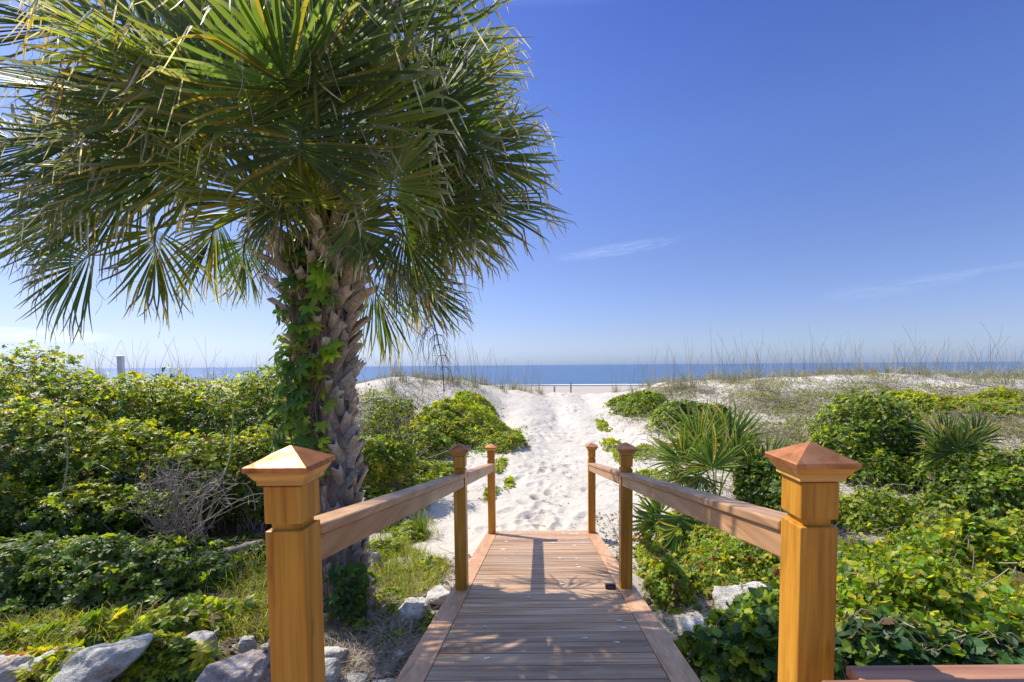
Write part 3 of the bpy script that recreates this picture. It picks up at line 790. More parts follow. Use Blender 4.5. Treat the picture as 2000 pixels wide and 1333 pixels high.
hand = [((762, 378, 3.15), (775, 215, 3.2), .62, 'c', dict(droop=.35, arch=.05, spread=2.4, nleaf=64)),
        ((585, 300, 3.1), (590, 60, 3.1), .95, 'c', dict(droop=.3, arch=.06, spread=2.2)),
        ((235, 182, 3.4), (-20, 130, 3.3), .95, 'u', dict(droop=.55)),
        ((305, 450, 3.7), (275, 600, 3.8), .68, 'c', dict(droop=.3)),
        ((185, 495, 4.2), (20, 570, 4.3), .88, 'c', dict(droop=.45)),
        ((310, 318, 3.6), (40, 330, 3.6), 1.05, 'm', dict(droop=.5)),
        ((880, 385, 3.9), (1080, 395, 3.9), .90, 'm', dict(droop=.5)),
        ((850, 275, 4.2), (1060, 210, 4.2), 1.0, 'm', dict(droop=.55)),
        ((900, 300, 4.0), (1080, 330, 4.0), .78, 'c', dict(droop=.5)),
        ((780, 130, 3.9), (900, -60, 3.9), 1.1, 'c', dict(droop=.3)),
        ((800, 535, 4.4), (905, 610, 4.4), .66, 'm', dict(droop=.9, nleaf=50, spread=1.0)),
        ((725, 545, 4.5), (775, 700, 4.5), .74, 'c', dict(droop=.9, nleaf=46, spread=.75)),
        ((760, 500, 4.2), (850, 640, 4.2), .6, 'm', dict(droop=1.2, nleaf=44, spread=.8, dry=.95)),
        ((430, 430, 4.3), (330, 570, 4.4), .74, 'c', dict(droop=.5)),
        ((850, 430, 3.9), (980, 500, 3.9), .66, 'm', dict(droop=.5, dry=.95)),
        ((780, 440, 3.5), (850, 560, 3.5), .58, 'm', dict(droop=.8, dry=.95)),
        ((480, 160, 3.2), (330, -60, 3.1), 1.0, 'c', dict(droop=.4)),
        ((690, 70, 3.3), (740, -150, 3.3), 1.05, 'c', dict(droop=.3)),
        ((190, 330, 4.1), (-30, 335, 4.1), 1.15, 'm', dict(droop=.5)),
        ((150, 420, 4.5), (-30, 440, 4.5), 1.05, 'm', dict(droop=.5)),
        ((330, 90, 3.6), (150, -60, 3.5), 1.15, 'l', dict(droop=.45)),
        ((170, 60, 4.0), (-60, -20, 4.0), 1.05, 'l', dict(droop=.5)),
        ((880, 165, 4.3), (1040, 40, 4.4), .74, 'r', dict(droop=.5)),
        ((90, 290, 4.0), (-60, 250, 4.0), .95, 'l', dict(droop=.5)),
        ((655, 330, 3.3), (660, 200, 3.3), .72, 'c', dict(droop=.3)),
        ((520, 400, 3.4), (440, 330, 3.3), .70, 'c', dict(droop=.4)),
        ((690, 430, 3.5), (740, 520, 3.4), .5, 'c', dict(droop=.6, nleaf=40, spread=1.9)),
        ((620, 400, 3.45), (600, 300, 3.4), .5, 'c', dict(droop=.4, nleaf=40, spread=2.0)),
        ((600, 230, 3.6), (560, 90, 3.6), .8, 'c', dict(droop=.3)),
        ((830, 400, 3.7), (960, 440, 3.6), .7, 'c', dict(droop=.4)),
        ((400, 330, 3.5), (280, 280, 3.4), .8, 'c', dict(droop=.4)),
        ((470, 255, 3.1), (400, 20, 3.0), .92, 'c', dict(droop=.25)),
        ((690, 250, 3.2), (730, 10, 3.2), .92, 'c', dict(droop=.25)),
        ((615, 170, 3.0), (600, -90, 3.0), .95, 'c', dict(droop=.2)),
        ((360, 210, 3.3), (200, 40, 3.2), .95, 'c', dict(droop=.35)),
        ((810, 260, 3.5), (910, 90, 3.5), .85, 'c', dict(droop=.3)),
        ((240, 400, 4.0), (60, 460, 4.0), .95, 'm', dict(droop=.4)),
        ((560, 380, 3.5), (500, 470, 3.4), .45, 'c', dict(droop=.6, nleaf=40)),
        ((215, 260, 3.8), (-20, 250, 3.8), 1.0, 'c', dict(droop=.5)),
        ((280, 335, 3.9), (60, 410, 3.9), .95, 'c', dict(droop=.5)),
        ((180, 395, 4.2), (-60, 400, 4.2), .95, 'c', dict(droop=.5)),
        ((330, 250, 3.7), (120, 190, 3.6), .95, 'c', dict(droop=.5)),
        ((480, 470, 4.6), (450, 580, 4.7), .62, 'c', dict(droop=.5))]
for a in hand: H(*a[:4], **a[4])
C1 = U(610, 345, 4.02)
for k in range(19):
    al = R(-6+194*((k*.6180339)%1)); d2 = np.array([math.cos(al), random.uniform(-.55, .55), math.sin(al)])
    hub = C1+nrm(d2)*random.uniform(.50, 1.0); t = nrm(d2+np.array([0, 0, -.12])); n = np.array([random.gauss(0, .45), -1, .3+random.gauss(0, .4)])
    frond(hub, t, n, random.uniform(.78, .98), base=C0+nrm(d2)*.12+np.array([0, 0, -.12]), droop=random.uniform(.2, .6), nleaf=46, W=.022, spread=random.uniform(1.0, 1.45), arch=random.uniform(.02, .15))
for k in range(9):
    az = k*2.39996+.7; u = (k+.5)/9
    el = R(86-98*u)
    if math.sin(az) < -.35 and el < R(28): el = R(28+20*random.random())
    d = np.array([math.cos(az)*math.cos(el), math.sin(az)*math.cos(el), math.sin(el)])
    pl = random.uniform(.85, 1.05)
    hub = C0+d*pl+np.array([0, 0, .05-.10*u])
    t = nrm(d+DOWN*(.25+.2*u)); n = nrm(np.cross(t, rng.normal(0, 1, 3))+1e-4); n = n if n[2] > 0 else -n
    frond(hub, t, n, random.uniform(.86, 1.06), base=C0+d*np.array([.12, .12, 0])+np.array([0, 0, -.1-.05*u]), droop=random.uniform(.15, .5), nleaf=48, W=.022, spread=random.uniform(1.1, 1.5), arch=random.uniform(.05, .3))
# dead flower stalk hanging on the right
g = Geo()
P = bez(U(700, 490, 3.85), U(800, 500, 3.8), U(860, 590, 3.8), U(868, 765, 3.8), 22)
tube(g, P, np.linspace(.011, .003, 22), (.30, .22, .17), 5)
for k in range(34):
    i = random.randint(6, 20); a = P[i]; s = random.uniform(.12, .34)
    b = a+np.array([random.uniform(-1, 1), random.uniform(-.5, .5), -.4])*s*.6
    c = b+np.array([random.uniform(-.3, .3), random.uniform(-.2, .2), -1])*s*.7
    Q = bez(a, a+(b-a)*.6+np.array([0, 0, .05]), b, c, 8); tube(g, Q, np.linspace(.003, .0014, 8), (.32, .25, .2), 4)
    for m in range(3):
        q = Q[random.randint(2, 7)]; e = q+rng.normal(0, .05, 3)+DOWN*.04; tube(g, bez(q, q+(e-q)*.3, e+DOWN*.02, e+DOWN*.05, 5), .0013, (.32, .25, .2), 3)
child('flower_stalk', g.mesh('flower_stalk', M['dry']), palm)
g = Geo()
for k in range(34):   # petioles of the young fronds in the heart of the crown
    az = k*2.4; e = R(random.uniform(25, 85)); d = np.array([math.cos(az)*math.cos(e), math.sin(az)*math.cos(e), math.sin(e)])
    a = C0+np.array([d[0]*.14, d[1]*.14, -.34]); b = a+d*random.uniform(.6, 1.0); Q = bez(a, a+d*.3+[0, 0, .1], b-d*.2, b, 8)
    tube(g, Q, np.linspace(.026, .010, 8), np.array([.36, .33, .13])*random.uniform(.7, 1.2), 5)
child('heart_petioles', g.mesh('heart_petioles', M['frond'], True), palm)
g = Geo()
for q in THREADS: tube(g, q, .0016, (.5, .42, .34), 3)
for k in range(110):
    a = C0+np.array([random.gauss(0, .22), random.gauss(0, .2), random.uniform(-.55, .05)])
    b = a+np.array([random.gauss(0, .12), random.gauss(0, .1), random.uniform(-.05, .1)])
    tube(g, bez(a, a+(b-a)*.5+np.array([0, 0, .06]), b, b+np.array([random.gauss(0, .08), random.gauss(0, .05), random.uniform(-.4, -.1)]), 8), random.uniform(.0015, .004), np.array([.42, .33, .25])*random.uniform(.6, 1.2), 4)
tag(child('hanging_fibres', g.mesh('hanging_fibres', M['dry']), palm), kind='stuff')
# vine on the trunk
def on_trunk(px, py, off=.0):
    z = U(px, py, 3.75)[2]; c = trunk_c(z)
    for it in range(3):
        p = U(px, py, 3.72); dx = p[0]-c[0]; r = .295+off
        Y = 4.02-math.sqrt(max(0, r*r-min(abs(dx), r)**2)); p = U(px, py, Y)
    rad = nrm(np.array([p[0]-c[0], Y-4.02-.05, .1])); return p, rad
vine = thing('climbing_vine', 'five-leaved creeper climbing the camera-side of the palm trunk', 'vine', pb+np.array([-.1, -.4, 0]))
prof = [(450, 562, 600), (480, 560, 605), (520, 556, 660), (560, 560, 640), (600, 548, 645), (650, 545, 655), (700, 538, 660), (750, 528, 652), (800, 528, 640), (850, 540, 640), (900, 545, 640)]
Pv, Nv = [], []
for k in range(210):
    py = random.uniform(450, 930); a = np.interp(py, [p[0] for p in prof], [p[1] for p in prof]); b = np.interp(py, [p[0] for p in prof], [p[2] for p in prof])
    w = random.betavariate(1.1, 1.5); px = a+(b-a)*w
    p, n_ = on_trunk(px, py, random.uniform(0, .1)); Pv.append(p); Nv.append(nrm(n_+np.array([-.2, -.2, .7])))
g = Geo(); Pv = np.array(Pv); Nv = np.array(Nv)
pal = palette(len(Pv), [[.10, .19, .03], [.20, .33, .035], [.33, .44, .04], [.4, .16, .02]], [.3, .38, .31, .01])
scatter(g, T_FIVE, Pv, Nv, rng.uniform(.07, .135, len(Pv)), pal, .5, .9)
Pw = np.array([on_trunk(random.uniform(648, 712), random.uniform(1105, 1200), .08)[0] for _ in range(70)])
scatter(g, T_FIVE, Pw, np.tile([[0, -.8, .6]], (70, 1)), rng.uniform(.06, .1, 70), palette(70, [[.05, .11, .02], [.10, .20, .03]], [.6, .4]), .5, .5)
child('leaves', g.mesh('leaves', M['leaf']), vine)
g = Geo()
for k in range(12):
    px = random.uniform(580, 640); pts = []
    for py in range(1180, 470, -35):
        px += random.uniform(-12, 10) if py < 900 else random.uniform(-5, 3); px = min(max(px, 560), 690); pts.append(on_trunk(px, py, .01)[0])
    tube(g, pts, random.uniform(.003, .008), (.28, .17, .12), 5)
child('stems', g.mesh('stems', M['dry'], True), vine)
# ------------------------------------------------------------------ shrubs, creepers, grasses
DG, MG, LG, YG, YY = [.045, .082, .018], [.095, .158, .024], [.185, .262, .028], [.32, .375, .030], [.46, .43, .04]
RD, BR, OL = [.33, .11, .02], [.24, .16, .08], [.10, .11, .03]
def ell_pts(ells, n, lump=.12, lf=2.2, lower=-.75, seed=1, depth=.22, hollow=0):
    E = np.array([[*U(px, py, Y), a, b, c] for px, py, Y, a, b, c in ells])
    ar = np.array([(e[3]*e[4]+e[3]*e[5]+e[4]*e[5]) for e in E]); ar /= ar.sum()
    P, Nn = [], []; got = 0
    while got < n:
        m = int((n-got)*2.0)+50; i = rng.choice(len(E), m, p=ar); d = nrm(rng.normal(0, 1, (m, 3)))
        e = E[i]; r = 1-np.abs(rng.normal(0, depth, m))+rng.uniform(0, .05, m)
        lp = fbm(d[:, 0]*lf+i*7, d[:, 1]*lf, d[:, 2]*lf, seed=seed)
        r = r*(1+lump*2.0*lp)
        p = e[:, :3]+d*e[:, 3:]*r[:, None]
        ok = (d[:, 2] > lower) & (r > .25)
        for q, ee in enumerate(E):
            rr = np.sqrt((((p-ee[:3])/ee[3:])**2).sum(1)); ok &= ~((i != q) & (rr < .72))
        if hollow: ok &= ~((d[:, 2] < -.1) & (rng.random(m) < hollow))
        ok &= lp > -.55+.0*r
        p = p[ok]; d = d[ok]/e[ok, 3:]
        z = gz(p[:, 0], p[:, 1], False); k = p[:, 2] > z+.01; P.append(p[k]); Nn.append(nrm(d[k])); got += k.sum()
    return np.concatenate(P)[:n], np.concatenate(Nn)[:n], E
def twigs(g, E, n, rad=.006, col=(.34, .28, .23), wig=.25, tips=None, ext=1.0, branch=3):
    for k in range(n):
        e = E[random.randrange(len(E))]; x, y = e[0]+random.gauss(0, .25)*e[3], e[1]+random.gauss(0, .25)*e[4]
        a = np.array([x, y, float(gz(x, y, False))-.02]); d = nrm(rng.normal(0, 1, 3)+[0, 0, .5]); d[2] = abs(d[2])*random.choice([1, 1, .2])
        b = e[:3]+d*e[3:]*random.uniform(.6, 1.0)*ext
        L = np.linalg.norm(b-a); P = bez(a, a+rng.normal(0, wig, 3)*L*.5+np.array([0, 0, L*.3]), b+rng.normal(0, wig, 3)*L*.6, b, 10)
        r = rad*random.uniform(.5, 1.4); tube(g, P, np.linspace(r, r*.35, 10), np.array(col)*random.uniform(.6, 1.25), 4)
        for j in range(branch):
            q = P[random.randint(3, 9)]; c = q+rng.normal(0, .35, 3)*L*.5
            tube(g, bez(q, q+(c-q)*.4+rng.normal(0, .05, 3)*L, c, c+rng.normal(0, .06, 3)*L, 7), np.linspace(r*.5, r*.2, 7), np.array(col)*random.uniform(.6, 1.25), 3)
def shrub(name, label, cat, ells, n, tm, size, pal, wts, ntw=60, tilt=.7, lump=.12, lf=2.2, hollow=0, top=None, twr=.006, group=None, depth=.22, lower=-.75, twc=(.34, .28, .23), ext=1.0, fall=.35):
    P, Nn, E = ell_pts(ells, n, lump, lf, seed=len(label), hollow=hollow, depth=depth, lower=lower)
    x, y = E[0][0], E[0][1]; root = thing(name, label, cat, (x, y, float(gz(x, y, False))), group)
    g = Geo(); c = palette(n, pal, wts)
    if top is not None:   # upward-facing leaves recoloured: yellower young growth, with the sunlit look put into the colour
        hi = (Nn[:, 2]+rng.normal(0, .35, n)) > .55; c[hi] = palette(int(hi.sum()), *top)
    dead = rng.random(n) < .02; c[dead] = palette(int(dead.sum()), [BR, [.2, .13, .07]], [.6, .4])
    A = rng.random(n) < .72; sz = rng.uniform(size*.5, size*1.3, n); NN = nrm(Nn+[0, 0, .45])
    scatter(g, tm, P[A], NN[A], sz[A], c[A], tilt, fall); scatter(g, T_LEAF if tm is not T_LEAF else T_THREE, P[~A], NN[~A], sz[~A]*.75, c[~A], tilt+.2, fall)
    child('foliage', g.mesh('foliage', M['leaf']), root)
    if ntw:
        g = Geo(); twigs(g, E, ntw, twr, col=twc, ext=ext); child('branches', g.mesh('branches', M['dry']), root)
    return root
def mound_pts(discs, n, hn=.35, seed=1):
    D = np.array([[*gpt(px, py)[:2], a, b, h] for px, py, a, b, h in discs]); ar = D[:, 2]*D[:, 3]; ar /= ar.sum()
    m = int(n*1.8); i = rng.choice(len(D), m, p=ar); r = np.sqrt(rng.random(m)); th = rng.uniform(0, 2*math.pi, m)
    r = r*(1+.25*vnoise(np.cos(th)*2+i*5, np.sin(th)*2, seed=seed))
    r = np.where(rng.random(m) < .16, r*rng.uniform(1.0, 1.45, m), r)
    x = D[i, 0]+r*np.cos(th)*D[i, 2]; y = D[i, 1]+r*np.sin(th)*D[i, 3]
    H = np.zeros(m)
    for d in D:
        q = ((x-d[0])/d[2])**2+((y-d[1])/d[3])**2; H = np.maximum(H, d[4]*np.sqrt(np.clip(1-q, 0, 1)))
    nz = fbm(x*2.4, y*2.4, seed=seed, o=3); H = H*(1+hn*1.6*nz)
    keep = nz > -.42-.5*(H > .12); x, y, H, r, th = x[keep][:n], y[keep][:n], H[keep][:n], r[keep][:n], th[keep][:n]
    u = 1-np.abs(rng.normal(0, .3, len(x))); u = np.clip(u, .05, 1.05)
    P = np.stack([x, y, gz(x, y, False)+H*u+.01], 1)
    Nn = nrm(np.stack([np.cos(th)*r*.8, np.sin(th)*r*.8, 0*x+1], 1))
    return P, Nn, D
def mound(name, label, cat, discs, n, tm, size, pal, wts, tilt=.7, nst=26, group=None, hn=.55, fall=.1, shoots=0):
    P, Nn, D = mound_pts(discs, n, hn, len(label)); x, y = D[0, :2]; k = len(P)
    root = thing(name, label, cat, (x, y, float(gz(x, y, False))), group)
    c = palette(k, pal, wts); dead = rng.random(k) < .025; c[dead] = palette(int(dead.sum()), [BR, [.2, .13, .07]], [.6, .4])
    g = Geo(); A = rng.random(k) < .72; sz = rng.uniform(size*.5, size*1.3, k)
    scatter(g, tm, P[A], Nn[A], sz[A], c[A], tilt, fall); scatter(g, T_LEAF if tm is not T_LEAF else T_THREE, P[~A], Nn[~A], sz[~A]*.75, c[~A], tilt+.2, fall); child('foliage', g.mesh('foliage', M['leaf']), root)
    if shoots:
        sg = Geo(); lp, ln = [], []
        for q in range(shoots):
            d = D[random.randrange(len(D))]; xx, yy = d[0]+random.gauss(0, .45)*d[2], d[1]+random.gauss(0, .45)*d[3]
            qq = max(0, 1-((xx-d[0])/d[2])**2-((yy-d[1])/d[3])**2); a = np.array([xx, yy, float(gz(xx, yy, False))+d[4]*math.sqrt(qq)*.8])
            b = a+np.array([random.gauss(0, .07), random.gauss(0, .07), random.uniform(.08, .30)]); Q = bez(a, a+[0, 0, .05], b-[0, 0, .04], b, 6); tube(sg, Q, .0028, (.24, .20, .10), 3)
            for m in range(6): lp.append(Q[random.randint(1, 5)]+rng.normal(0, .012, 3)); ln.append([random.gauss(0, .5), random.gauss(0, .5), .7])
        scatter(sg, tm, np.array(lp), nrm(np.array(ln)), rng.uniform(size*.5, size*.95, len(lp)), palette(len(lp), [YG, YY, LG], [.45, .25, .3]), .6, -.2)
        child('young_shoots', sg.mesh('young_shoots', M['leaf']), root)
    if nst:
        g = Geo()
        for q in range(nst):
            d = D[random.randrange(len(D))]; a = np.array([d[0]+random.gauss(0, .5)*d[2], d[1]+random.gauss(0, .5)*d[3], 0]); dirv = rng.normal(0, .45, 2)*d[2]
            pts = []
            for s in range(9):
                xx, yy = a[0]+dirv[0]*s/8*1.6+random.gauss(0, .02), a[1]+dirv[1]*s/8*1.6+random.gauss(0, .02)
                qq = max(0, 1-((xx-d[0])/d[2])**2-((yy-d[1])/d[3])**2)
                pts.append([xx, yy, float(gz(xx, yy, False))+d[4]*math.sqrt(qq)*random.uniform(.75, 1.1)+.015])
            tube(g, pts, random.uniform(.003, .006), np.array([.36, .27, .2])*random.uniform(.6, 1.2), 4)
        child('bare_vines', g.mesh('bare_vines', M['dry']), root)
    return root
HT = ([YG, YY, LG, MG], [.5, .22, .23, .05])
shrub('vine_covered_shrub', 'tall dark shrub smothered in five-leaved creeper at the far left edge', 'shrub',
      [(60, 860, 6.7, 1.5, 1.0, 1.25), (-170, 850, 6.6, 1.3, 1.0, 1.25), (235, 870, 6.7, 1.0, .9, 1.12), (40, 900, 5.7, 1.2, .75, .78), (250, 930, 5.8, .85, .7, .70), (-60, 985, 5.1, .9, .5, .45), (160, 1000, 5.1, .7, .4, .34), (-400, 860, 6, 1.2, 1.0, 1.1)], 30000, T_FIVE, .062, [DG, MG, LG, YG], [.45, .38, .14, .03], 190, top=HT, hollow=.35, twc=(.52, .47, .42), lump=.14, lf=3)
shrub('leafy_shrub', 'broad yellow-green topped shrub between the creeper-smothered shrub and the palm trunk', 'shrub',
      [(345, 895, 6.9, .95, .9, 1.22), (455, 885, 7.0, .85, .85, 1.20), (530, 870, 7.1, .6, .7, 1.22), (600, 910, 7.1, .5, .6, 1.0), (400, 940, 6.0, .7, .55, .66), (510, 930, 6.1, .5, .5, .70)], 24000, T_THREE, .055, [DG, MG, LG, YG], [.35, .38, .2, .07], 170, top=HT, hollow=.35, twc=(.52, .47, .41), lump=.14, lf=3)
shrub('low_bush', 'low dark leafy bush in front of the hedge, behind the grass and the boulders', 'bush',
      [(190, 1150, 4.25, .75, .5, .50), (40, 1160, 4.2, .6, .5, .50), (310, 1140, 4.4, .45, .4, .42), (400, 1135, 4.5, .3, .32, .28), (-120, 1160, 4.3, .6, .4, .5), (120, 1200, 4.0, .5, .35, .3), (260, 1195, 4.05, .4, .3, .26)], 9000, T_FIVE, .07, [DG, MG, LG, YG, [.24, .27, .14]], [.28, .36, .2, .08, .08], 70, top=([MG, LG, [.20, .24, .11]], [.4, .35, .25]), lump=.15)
shrub('small_bush', 'small bush at the very left edge just above the pinkish boulder', 'bush',
      [(35, 1225, 3.75, .26, .25, .20)], 520, T_FIVE, .085, [MG, LG, DG], [.4, .3, .3], 14)
mound('undergrowth', 'dark tangled undergrowth along the foot of the left hedge, behind the low bush', 'undergrowth',
      [(60, 1075, .9, .6, .48), (200, 1080, .9, .6, .46), (330, 1090, .5, .4, .22), (470, 1090, .6, .5, .15), (-100, 1080, .9, .5, .3), (560, 1080, .4, .5, .2)], 5200, T_FIVE, .07, [DG, MG, LG, OL], [.4, .35, .15, .1], nst=60)
# bare twiggy bush
E = np.array([[*U(375, 985, 4.95), .62, .35, .50]]); c = E[0]
bb = thing('bare_bush', 'bare grey twiggy bush with a few pale leaves in the hollow of the hedge', 'bush', (c[0], c[1], float(gz(c[0], c[1]))))
g = Geo()
for k in range(60):
    a = U(350+random.gauss(0, 22), 1062, 5.05); th = random.uniform(-1.5, 1.6)
    b = c[:3]+np.array([math.sin(th)*.62, random.uniform(-.3, .3), math.cos(th)*.5])*random.uniform(.5, 1.05)
    Q = bez(a, a+rng.normal(0, .18, 3)+[0, 0, .2], b+rng.normal(0, .26, 3), b, 12); tube(g, Q, np.linspace(.007, .0025, 12)*random.uniform(.5, 1.3), np.array([.46, .40, .34])*random.uniform(.6, 1.15), 4)
    for j in range(4):
        q = Q[random.randint(4, 11)]; e = q+rng.normal(0, .11, 3)+[0, 0, -.02]
        tube(g, bez(q, q+(e-q)*.4, e+rng.normal(0, .04, 3), e+rng.normal(0, .05, 3), 6), .0022, np.array([.44, .38, .33])*random.uniform(.6, 1.1), 3)
child('branches', g.mesh('branches', M['dry']), bb)
g = Geo(); P = np.array([U(random.gauss(300, 28), random.gauss(975, 14), 4.8+random.uniform(-.1, .2)) for _ in range(150)])
scatter(g, T_LEAF, P, np.tile([[0, -.2, 1]], (150, 1)), rng.uniform(.04, .07, 150), palette(150, [[.2, .24, .08], LG, [.3, .32, .18]], [.4, .4, .2]), .7, -.3); child('leaves', g.mesh('leaves', M['leaf']), bb)
# hanging woody stems in the hedge
hs_ = thing('hanging_stem', 'long bare vine stem curving down through the bare twiggy bush', 'vine', U(445, 1000, 5.5))
g = Geo(); tube(g, bez(U(455, 800, 5.45), U(455, 900, 5.3), U(450, 960, 5.1), U(350, 985, 4.9), 22), .0085, (.42, .40, .26), 5); child('stem', g.mesh('stem', M['dry'], True), hs_)
hs_ = thing('hanging_stem', 'long bare vine stem hanging down the shrub at the far left', 'vine', U(125, 1000, 5.0))
g = Geo(); tube(g, bez(U(125, 800, 4.95), U(130, 870, 4.85), U(150, 930, 4.8), U(90, 1030, 4.9), 22), .006, (.42, .38, .30), 5)
child('stem', g.mesh('stem', M['dry'], True), hs_)
# fallen branch
g = Geo(); a, b = gpt(375, 1125), gpt(530, 1075); a[2] += .05; b[2] += .10
tube(g, bez(a, a+(b-a)*.3+[0, 0, .05], a+(b-a)*.7+[0, 0, .02], b, 16), np.linspace(.085, .045, 16)+rng.normal(0, .004, 16), (.3, .28, .25), 9)
tag(link('fallen_branch', g.mesh('fallen_branch', M['log'], True)), 'fallen lichen-grey branch on the ground under the hedge, left of the near left post', 'branch')

CRP, CRW = [YG, LG, MG, YY, RD], [.36, .36, .12, .13, .03]
mound('creeper_mound', 'large bright green creeper mound on the left dune slope beside the sand path', 'creeper',
      [(905, 838, 1.25, 1.5, .55), (855, 858, 1.0, 1.0, .5), (985, 872, .55, .6, .30), (820, 880, .9, .8, .4), (925, 795, .7, 1.0, .3)], 15000, T_THREE, .078, CRP, CRW)
mound('creeper_mound', 'lower creeper mound behind the left rail, between the palm trunk and the left middle post', 'creeper',
      [(760, 945, 1.1, 1.0, .5), (700, 930, .6, .8, .6), (840, 925, .55, .5, .22), (735, 1000, .5, .4, .3)], 9000, T_THREE, .070, CRP, [.25, .4, .22, .1, .03])
mound('trailing_creeper', 'thin trail of creeper on bare sand just left of the far left post top', 'creeper',
      [(975, 915, .16, .5, .05), (995, 945, .10, .4, .04), (960, 965, .12, .3, .04)], 330, T_THREE, .07, CRP, CRW, nst=4)
mound('creeper_mound', 'rounded creeper mound right of the path top, nearer to the path of the two', 'creeper',
      [(1245, 800, .85, 1.2, .35), (1215, 792, .45, .8, .25)], 5200, T_THREE, .078, [MG, LG, YG, OL], [.3, .35, .25, .1])
mound('creeper_mound', 'dark rounded creeper mound just behind the first palmetto, right of the path', 'creeper',
      [(1335, 838, .95, 1.1, .60), (1385, 842, .6, .9, .50)], 6500, T_THREE, .078, [MG, LG, YG, DG], [.35, .3, .2, .15])
mound('trailing_creeper', 'narrow creeper trail running down the right edge of the sand path', 'creeper',
      [(1178, 835, .18, .9, .05), (1195, 872, .22, .7, .07), (1215, 895, .2, .5, .06), (1255, 890, .35, .5, .12), (1265, 935, .3, .5, .08), (1290, 965, .3, .3, .08)], 1700, T_THREE, .075, CRP, CRW, nst=10)
for i, (px, py, a, b, h, lab) in enumerate(((1795, 800, .9, 1.0, .4, 'bright creeper mound high on the right dune, leftmost of the three below the crest'), (1875, 806, .85, 1.0, .45, 'bright creeper mound high on the right dune, middle one of the three below the crest'), (1965, 800, .9, 1.0, .4, 'bright creeper mound at the right edge, last of the three below the crest'))):
    mound('creeper_mound', lab, 'creeper', [(px, py, a, b, h), (px+20, py+10, a*.6, b*.6, h*.7)], 3300, T_THREE, .08, CRP, [.45, .25, .1, .18, .02], group='creeper mounds below the right dune crest')
mound('creeper_mound', 'bright creeper carpet under the right rail, left of the near right post', 'creeper',
      [(1450, 1080, .75, .7, .28), (1400, 1130, .5, .45, .2), (1500, 1130, .55, .5, .3), (1290, 1120, .22, .35, .28), (1300, 1170, .22, .25, .22), (1265, 1090, .14, .2, .16), (1350, 1030, .35, .35, .2)], 9500, T_FIVE, .062, CRP, CRW, shoots=60)
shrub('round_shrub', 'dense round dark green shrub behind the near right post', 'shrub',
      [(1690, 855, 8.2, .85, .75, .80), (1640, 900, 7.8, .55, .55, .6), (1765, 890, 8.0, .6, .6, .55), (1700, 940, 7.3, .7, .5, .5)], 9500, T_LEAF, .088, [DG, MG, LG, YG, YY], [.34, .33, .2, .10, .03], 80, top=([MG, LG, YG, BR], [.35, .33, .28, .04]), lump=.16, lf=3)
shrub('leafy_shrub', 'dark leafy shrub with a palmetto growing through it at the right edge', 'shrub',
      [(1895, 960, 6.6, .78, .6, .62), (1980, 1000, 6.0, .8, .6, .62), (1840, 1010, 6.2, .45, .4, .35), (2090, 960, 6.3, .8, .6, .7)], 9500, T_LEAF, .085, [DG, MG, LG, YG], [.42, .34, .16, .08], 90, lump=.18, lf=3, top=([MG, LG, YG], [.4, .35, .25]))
shrub('sparse_shrub', 'thin straggly shrub with bare grey stems right of the near right post', 'shrub',
      [(1700, 1020, 5.9, .5, .4, .45), (1790, 1050, 5.7, .6, .4, .35), (1900, 1075, 5.3, .7, .35, .32), (2010, 1070, 5.2, .5, .35, .32)], 5600, T_LEAF, .062, [MG, LG, YG, YY], [.3, .3, .3, .1], 150, twc=(.42, .37, .32), lump=.25, ext=1.1)
shrub('sapling', 'thin dark-stemmed sapling standing just right of the palm trunk', 'sapling',
      [(745, 850, 7.6, .36, .3, .75), (790, 800, 7.7, .2, .2, .2)], 1500, T_LEAF, .055, [MG, OL, LG, YG], [.3, .3, .25, .15], 46, lump=.3, lf=4, twr=.005, twc=(.22, .19, .16))
shrub('leafy_shrub', 'small bright shrub close against the right side of the palm trunk', 'shrub',
      [(725, 905, 7.0, .38, .35, .42), (775, 900, 7.2, .3, .3, .3)], 3300, T_THREE, .062, [YG, LG, MG, YY], [.35, .35, .15, .15], 20)
shrub('dark_shrub', 'dark leafy shrub under the right rail, between the palmettos and the near right post', 'shrub',
      [(1490, 960, 6.6, .42, .4, .5), (1540, 985, 6.2, .4, .4, .42)], 4200, T_LEAF, .08, [DG, MG, LG, YG], [.22, .38, .25, .15], 60, lump=.25)
# big-leaved grape vine in the right foreground
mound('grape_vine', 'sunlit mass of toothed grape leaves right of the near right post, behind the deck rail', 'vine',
      [(1800, 1180, .75, .6, .30), (1950, 1180, .8, .6, .34), (1700, 1200, .5, .6, .25), (1880, 1110, 1.0, .5, .25), (1690, 1115, .5, .4, .22), (1780, 1090, .5, .3, .2), (1900, 1150, .4, .35, .52), (1740, 1225, .3, .3, .42), (1985, 1235, .35, .3, .5), (1820, 1230, .25, .25, .44), (1800, 1280, .7, .45, .22), (2050, 1270, .8, .5, .3), (2150, 1150, .9, .6, .35)], 11500, T_GRAPE, .072, [[.17, .30, .04], LG, YG, YY, [.07, .15, .035]], [.28, .2, .30, .14, .08], tilt=1.1, nst=70, shoots=150)  # yellow share of the palette puts the backlit look into the leaf colour
mound('grape_vine', 'dark grape leaves between the right edge of the ramp and the near right post', 'vine',
      [(1450, 1290, .42, .35, .30), (1390, 1315, .3, .3, .26), (1500, 1230, .3, .3, .30), (1520, 1320, .4, .3, .34), (1420, 1200, .10, .10, .1)], 3000, T_GRAPE, .085, [[.05, .11, .025], [.09, .17, .03], LG, YG], [.25, .3, .25, .2], tilt=.8, nst=24)
